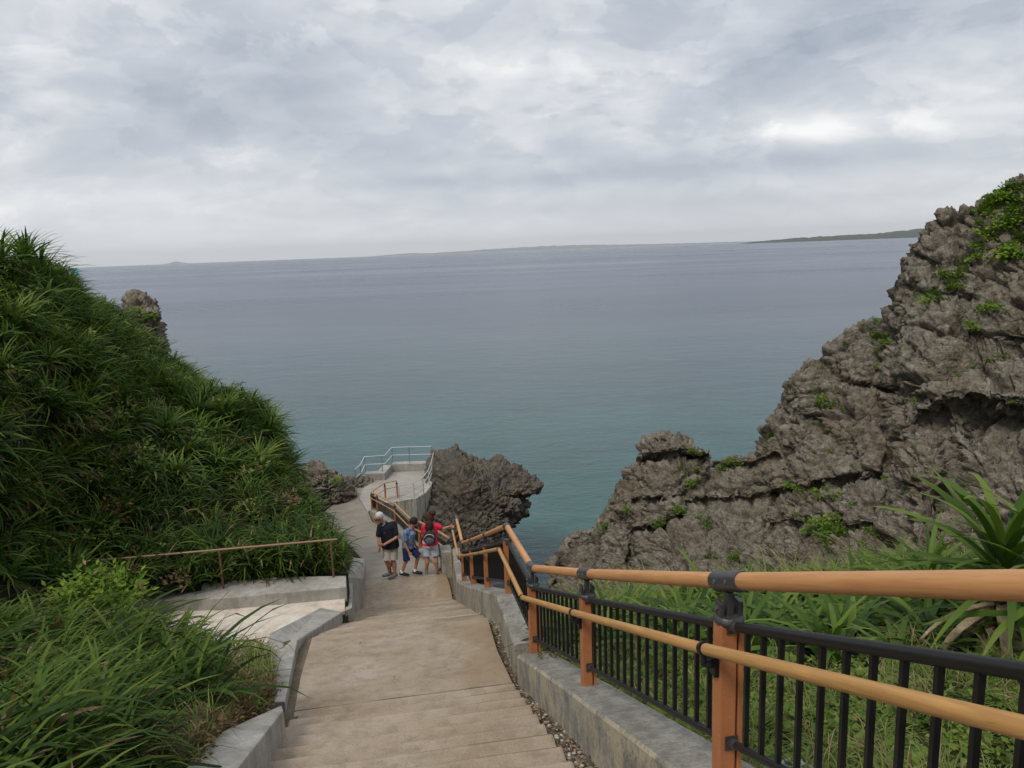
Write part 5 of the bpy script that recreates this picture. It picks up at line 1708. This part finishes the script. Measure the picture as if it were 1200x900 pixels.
# grey haired man, turned left and down, stepping
base = gz(458.5, 676.5)
J = dict(head=(-.185, -.10, 1.50), nek=(-.10, -.03, 1.37), che=(-.02, 0, 1.18), wai=(.02, .01, .98), pel=(.03, .02, .84), sL=(-.16, -.06, 1.28), sR=(.145, .05, 1.28), eL=(-.215, -.12, 1.02), eR=(.19, -.08, 1.0),
         wL=(-.185, -.20, .84), wR=(-.07, -.24, .90), hL=(-.05, .0, .76), hR=(.10, .03, .76), kL=(-.06, -.08, .43), kR=(.07, -.02, .42), aL=(-.03, .06, .10), aR=(.09, .0, .09), fL=(-.9, -.35, 0), fR=(-.75, -.6, 0))
r_, hd, fd, sx = person(base, 0, J, dict(px=.185, py=.15, wx=.18, wy=.155, cx=.185, cy=.135), 'grey haired man in dark polo shirt and beige shorts looking down at his hands',
                        dict(shirt='navy_knit', shorts='beige_cotton', shoe='shoe_grey', hem=-.10, sleeve=.8, leg=.80, legr=.105), 1.15, (-.85, -.4, -.5),
                        [('wL', (.1, -.3, -1), (-.3, -1, 0), 1, .9), ('wR', (-1, -.1, -.05), (0, -.4, 1), 1, .9)])
ell('hair', hd-fd*.034+np.array([0, 0, .034]), (.098, .104, .088), PM['pale_hair'], r_, seed=3, amp=.09)
ell('hair_nape', hd-fd*.055-np.array([0, 0, .025]), (.07, .08, .06), PM['pale_hair'], r_, seed=4, amp=.08)
m = MB(); m.tube([(-.165, -.10, 1.325), (-.155, .03, 1.35), (-.09, .055, 1.375), (-.035, .0, 1.37), (-.05, -.09, 1.335), (-.10, -.125, 1.30)], .016, 8); m.build('collar', PM['collar_grey'], r_, smooth=True)
m = MB(); m.frame_box((-.05, -.152, 1.15), (1, -.1, 0), (0, 1, 0), (0, 0, 1), .013, .006, .007); m.build('shirt_emblem', PM['red_mark'], r_)

# boy in blue, walking right with lowered head
base = gz(481, 674.5)
J = dict(head=(.19, -.02, 1.37), nek=(.12, .0, 1.235), che=(.05, .0, 1.08), wai=(.0, .01, .88), pel=(-.02, .02, .76), sL=(-.04, -.11, 1.15), sR=(.10, .13, 1.15), eL=(-.06, -.17, .90), eR=(.09, .16, .90),
         wL=(.03, -.18, .68), wR=(.16, .12, .72), hL=(-.06, -.03, .69), hR=(.03, .06, .69), kL=(-.06, -.06, .42), kR=(.22, .05, .47), aL=(-.20, .0, .10), aR=(.11, .06, .10), fL=(.9, -.3, 0), fR=(.95, -.25, 0))
r_, hd, fd, sx = person(base, 0, J, dict(shl=.045, arm=.04, elb=.033, wri=.024, thi=.074, kne=.047, cal=.047, ank=.032, px=.13, py=.105, wx=.125, wy=.10, cx=.14, cy=.10, hd=.95),
                        'black haired boy in blue patterned shirt and dark blue shorts stepping to the right', dict(shirt='blue_print', shorts='blue_cotton', shoe='shoe_black', sock=True, hem=-.05, sleeve=.8, leg=.85, legr=.085), 1.10, (.75, .25, -.65),
                        [('wL', (.35, -.1, -1), (.8, 0, .3), .9, .5), ('wR', (.5, .1, -1), (.6, -.3, .3), .9, .5)])
ell('hair', hd-fd*.022+np.array([0, 0, .03]), (.098, .10, .092), PM['black_hair'], r_, seed=5, amp=.05)

# woman in red, seen from behind, one hand on the railing
base = gz(506.5, 672.5)
J = dict(head=(.02, .04, 1.42), nek=(.015, .03, 1.28), che=(.02, .02, 1.12), wai=(.0, .02, .93), pel=(-.01, .02, .80), sL=(-.135, .02, 1.22), sR=(.165, .04, 1.23), eL=(-.19, .06, .98), eR=(.33, .07, 1.13),
         wL=(-.14, .17, .82), wR=(.475, .16, 1.15), hL=(-.085, .02, .73), hR=(.075, .02, .73), kL=(-.10, .01, .42), kR=(.11, .02, .42), aL=(-.14, .05, .09), aR=(.12, .02, .09), fL=(-.2, 1, 0), fR=(.35, .95, 0))
r_, hd, fd, sx = person(base, 0, J, dict(px=.18, py=.135, wx=.15, wy=.115, cx=.16, cy=.115, thi=.092, cal=.06), 'woman in red shirt and grey shorts seen from behind with a hand on the railing',
                        dict(shirt='red_cotton', shorts='grey_cotton', shoe='shoe_grey', hem=-.03, sleeve=.6, leg=.66, legr=.10), 1.09, (.45, .85, -.4),
                        [('wL', (.3, .8, -.6), (.8, 0, .3), .92, .8), ('wR', (.8, .3, -.2), (-.2, .3, 1), .92, .9)])
ell('hair', hd-fd*.02+np.array([0, 0, .01]), (.115, .115, .13), PM['brown_hair'], r_, seed=7, amp=.05)
ell('ponytail', (.0, -.075, 1.27), (.10, .065, .16), PM['brown_hair'], r_, seed=8, amp=.07)
ell('hair_bun', (.085, .03, 1.565), (.085, .08, .075), PM['brown_hair'], r_, seed=9, amp=.05)
bp_ = empty('backpack', tuple(base+np.array([0, -.185, 1.10])), label='small dark grey backpack with pale curved zip on the back of the woman in red', cat='backpack')
ell('pack', (.012, .0, 0), (.145, .085, .19), PM['bag_black'], bp_, seed=2, amp=.02, cut=lambda p: Vector((max(-.135, min(.135, p.x*1.1)), p.y, max(-.17, min(.18, p.z)))))
ell('front_pocket', (.012, -.06, -.055), (.108, .05, .10), PM['bag_grey'], bp_, seed=2, amp=.02)
bp_.scale = (1.12, 1.1, 1.08)
m = MB(); m.tube([(.012+.115*math.cos(a), -.075-.012*math.sin(a), .02+.10*math.sin(a)) for a in np.linspace(.15, 2.99, 11)], .009, 6); m.build('zip', PM['bag_trim'], bp_, smooth=True)
for s_ in (-1, 1):
    m = MB(); m.tube([(.012+s_*.085, .03, .16), (.012+s_*.105, .09, .235), (.012+s_*.10, .20, .215), (.012+s_*.115, .25, .12)], .016, 6); m.build('strap', PM['bag_black'], bp_, smooth=True)

# ------------------------------------------------------------------ air
m = MB(); m.box(-50000, 50000, -50000, 50000, SEA-3, 700)
hz_o = m.build('haze', None); hz_o['kind'] = 'stuff'; hz_o['label'] = 'thin sea haze'
hm = bpy.data.materials.new('sea_haze'); hm.use_nodes = True; n = NT(hm.node_tree); n.n.clear()
vol = n.new('ShaderNodeVolumePrincipled', Density=2.8e-5); n.put(vol, 'Color', (1.0, 1.0, 1.0, 1)); n.put(vol, 'Anisotropy', .2)
n.l.new(vol.outputs[0], n.new('ShaderNodeOutputMaterial').inputs['Volume'])
hz_o.data.materials.append(hm)
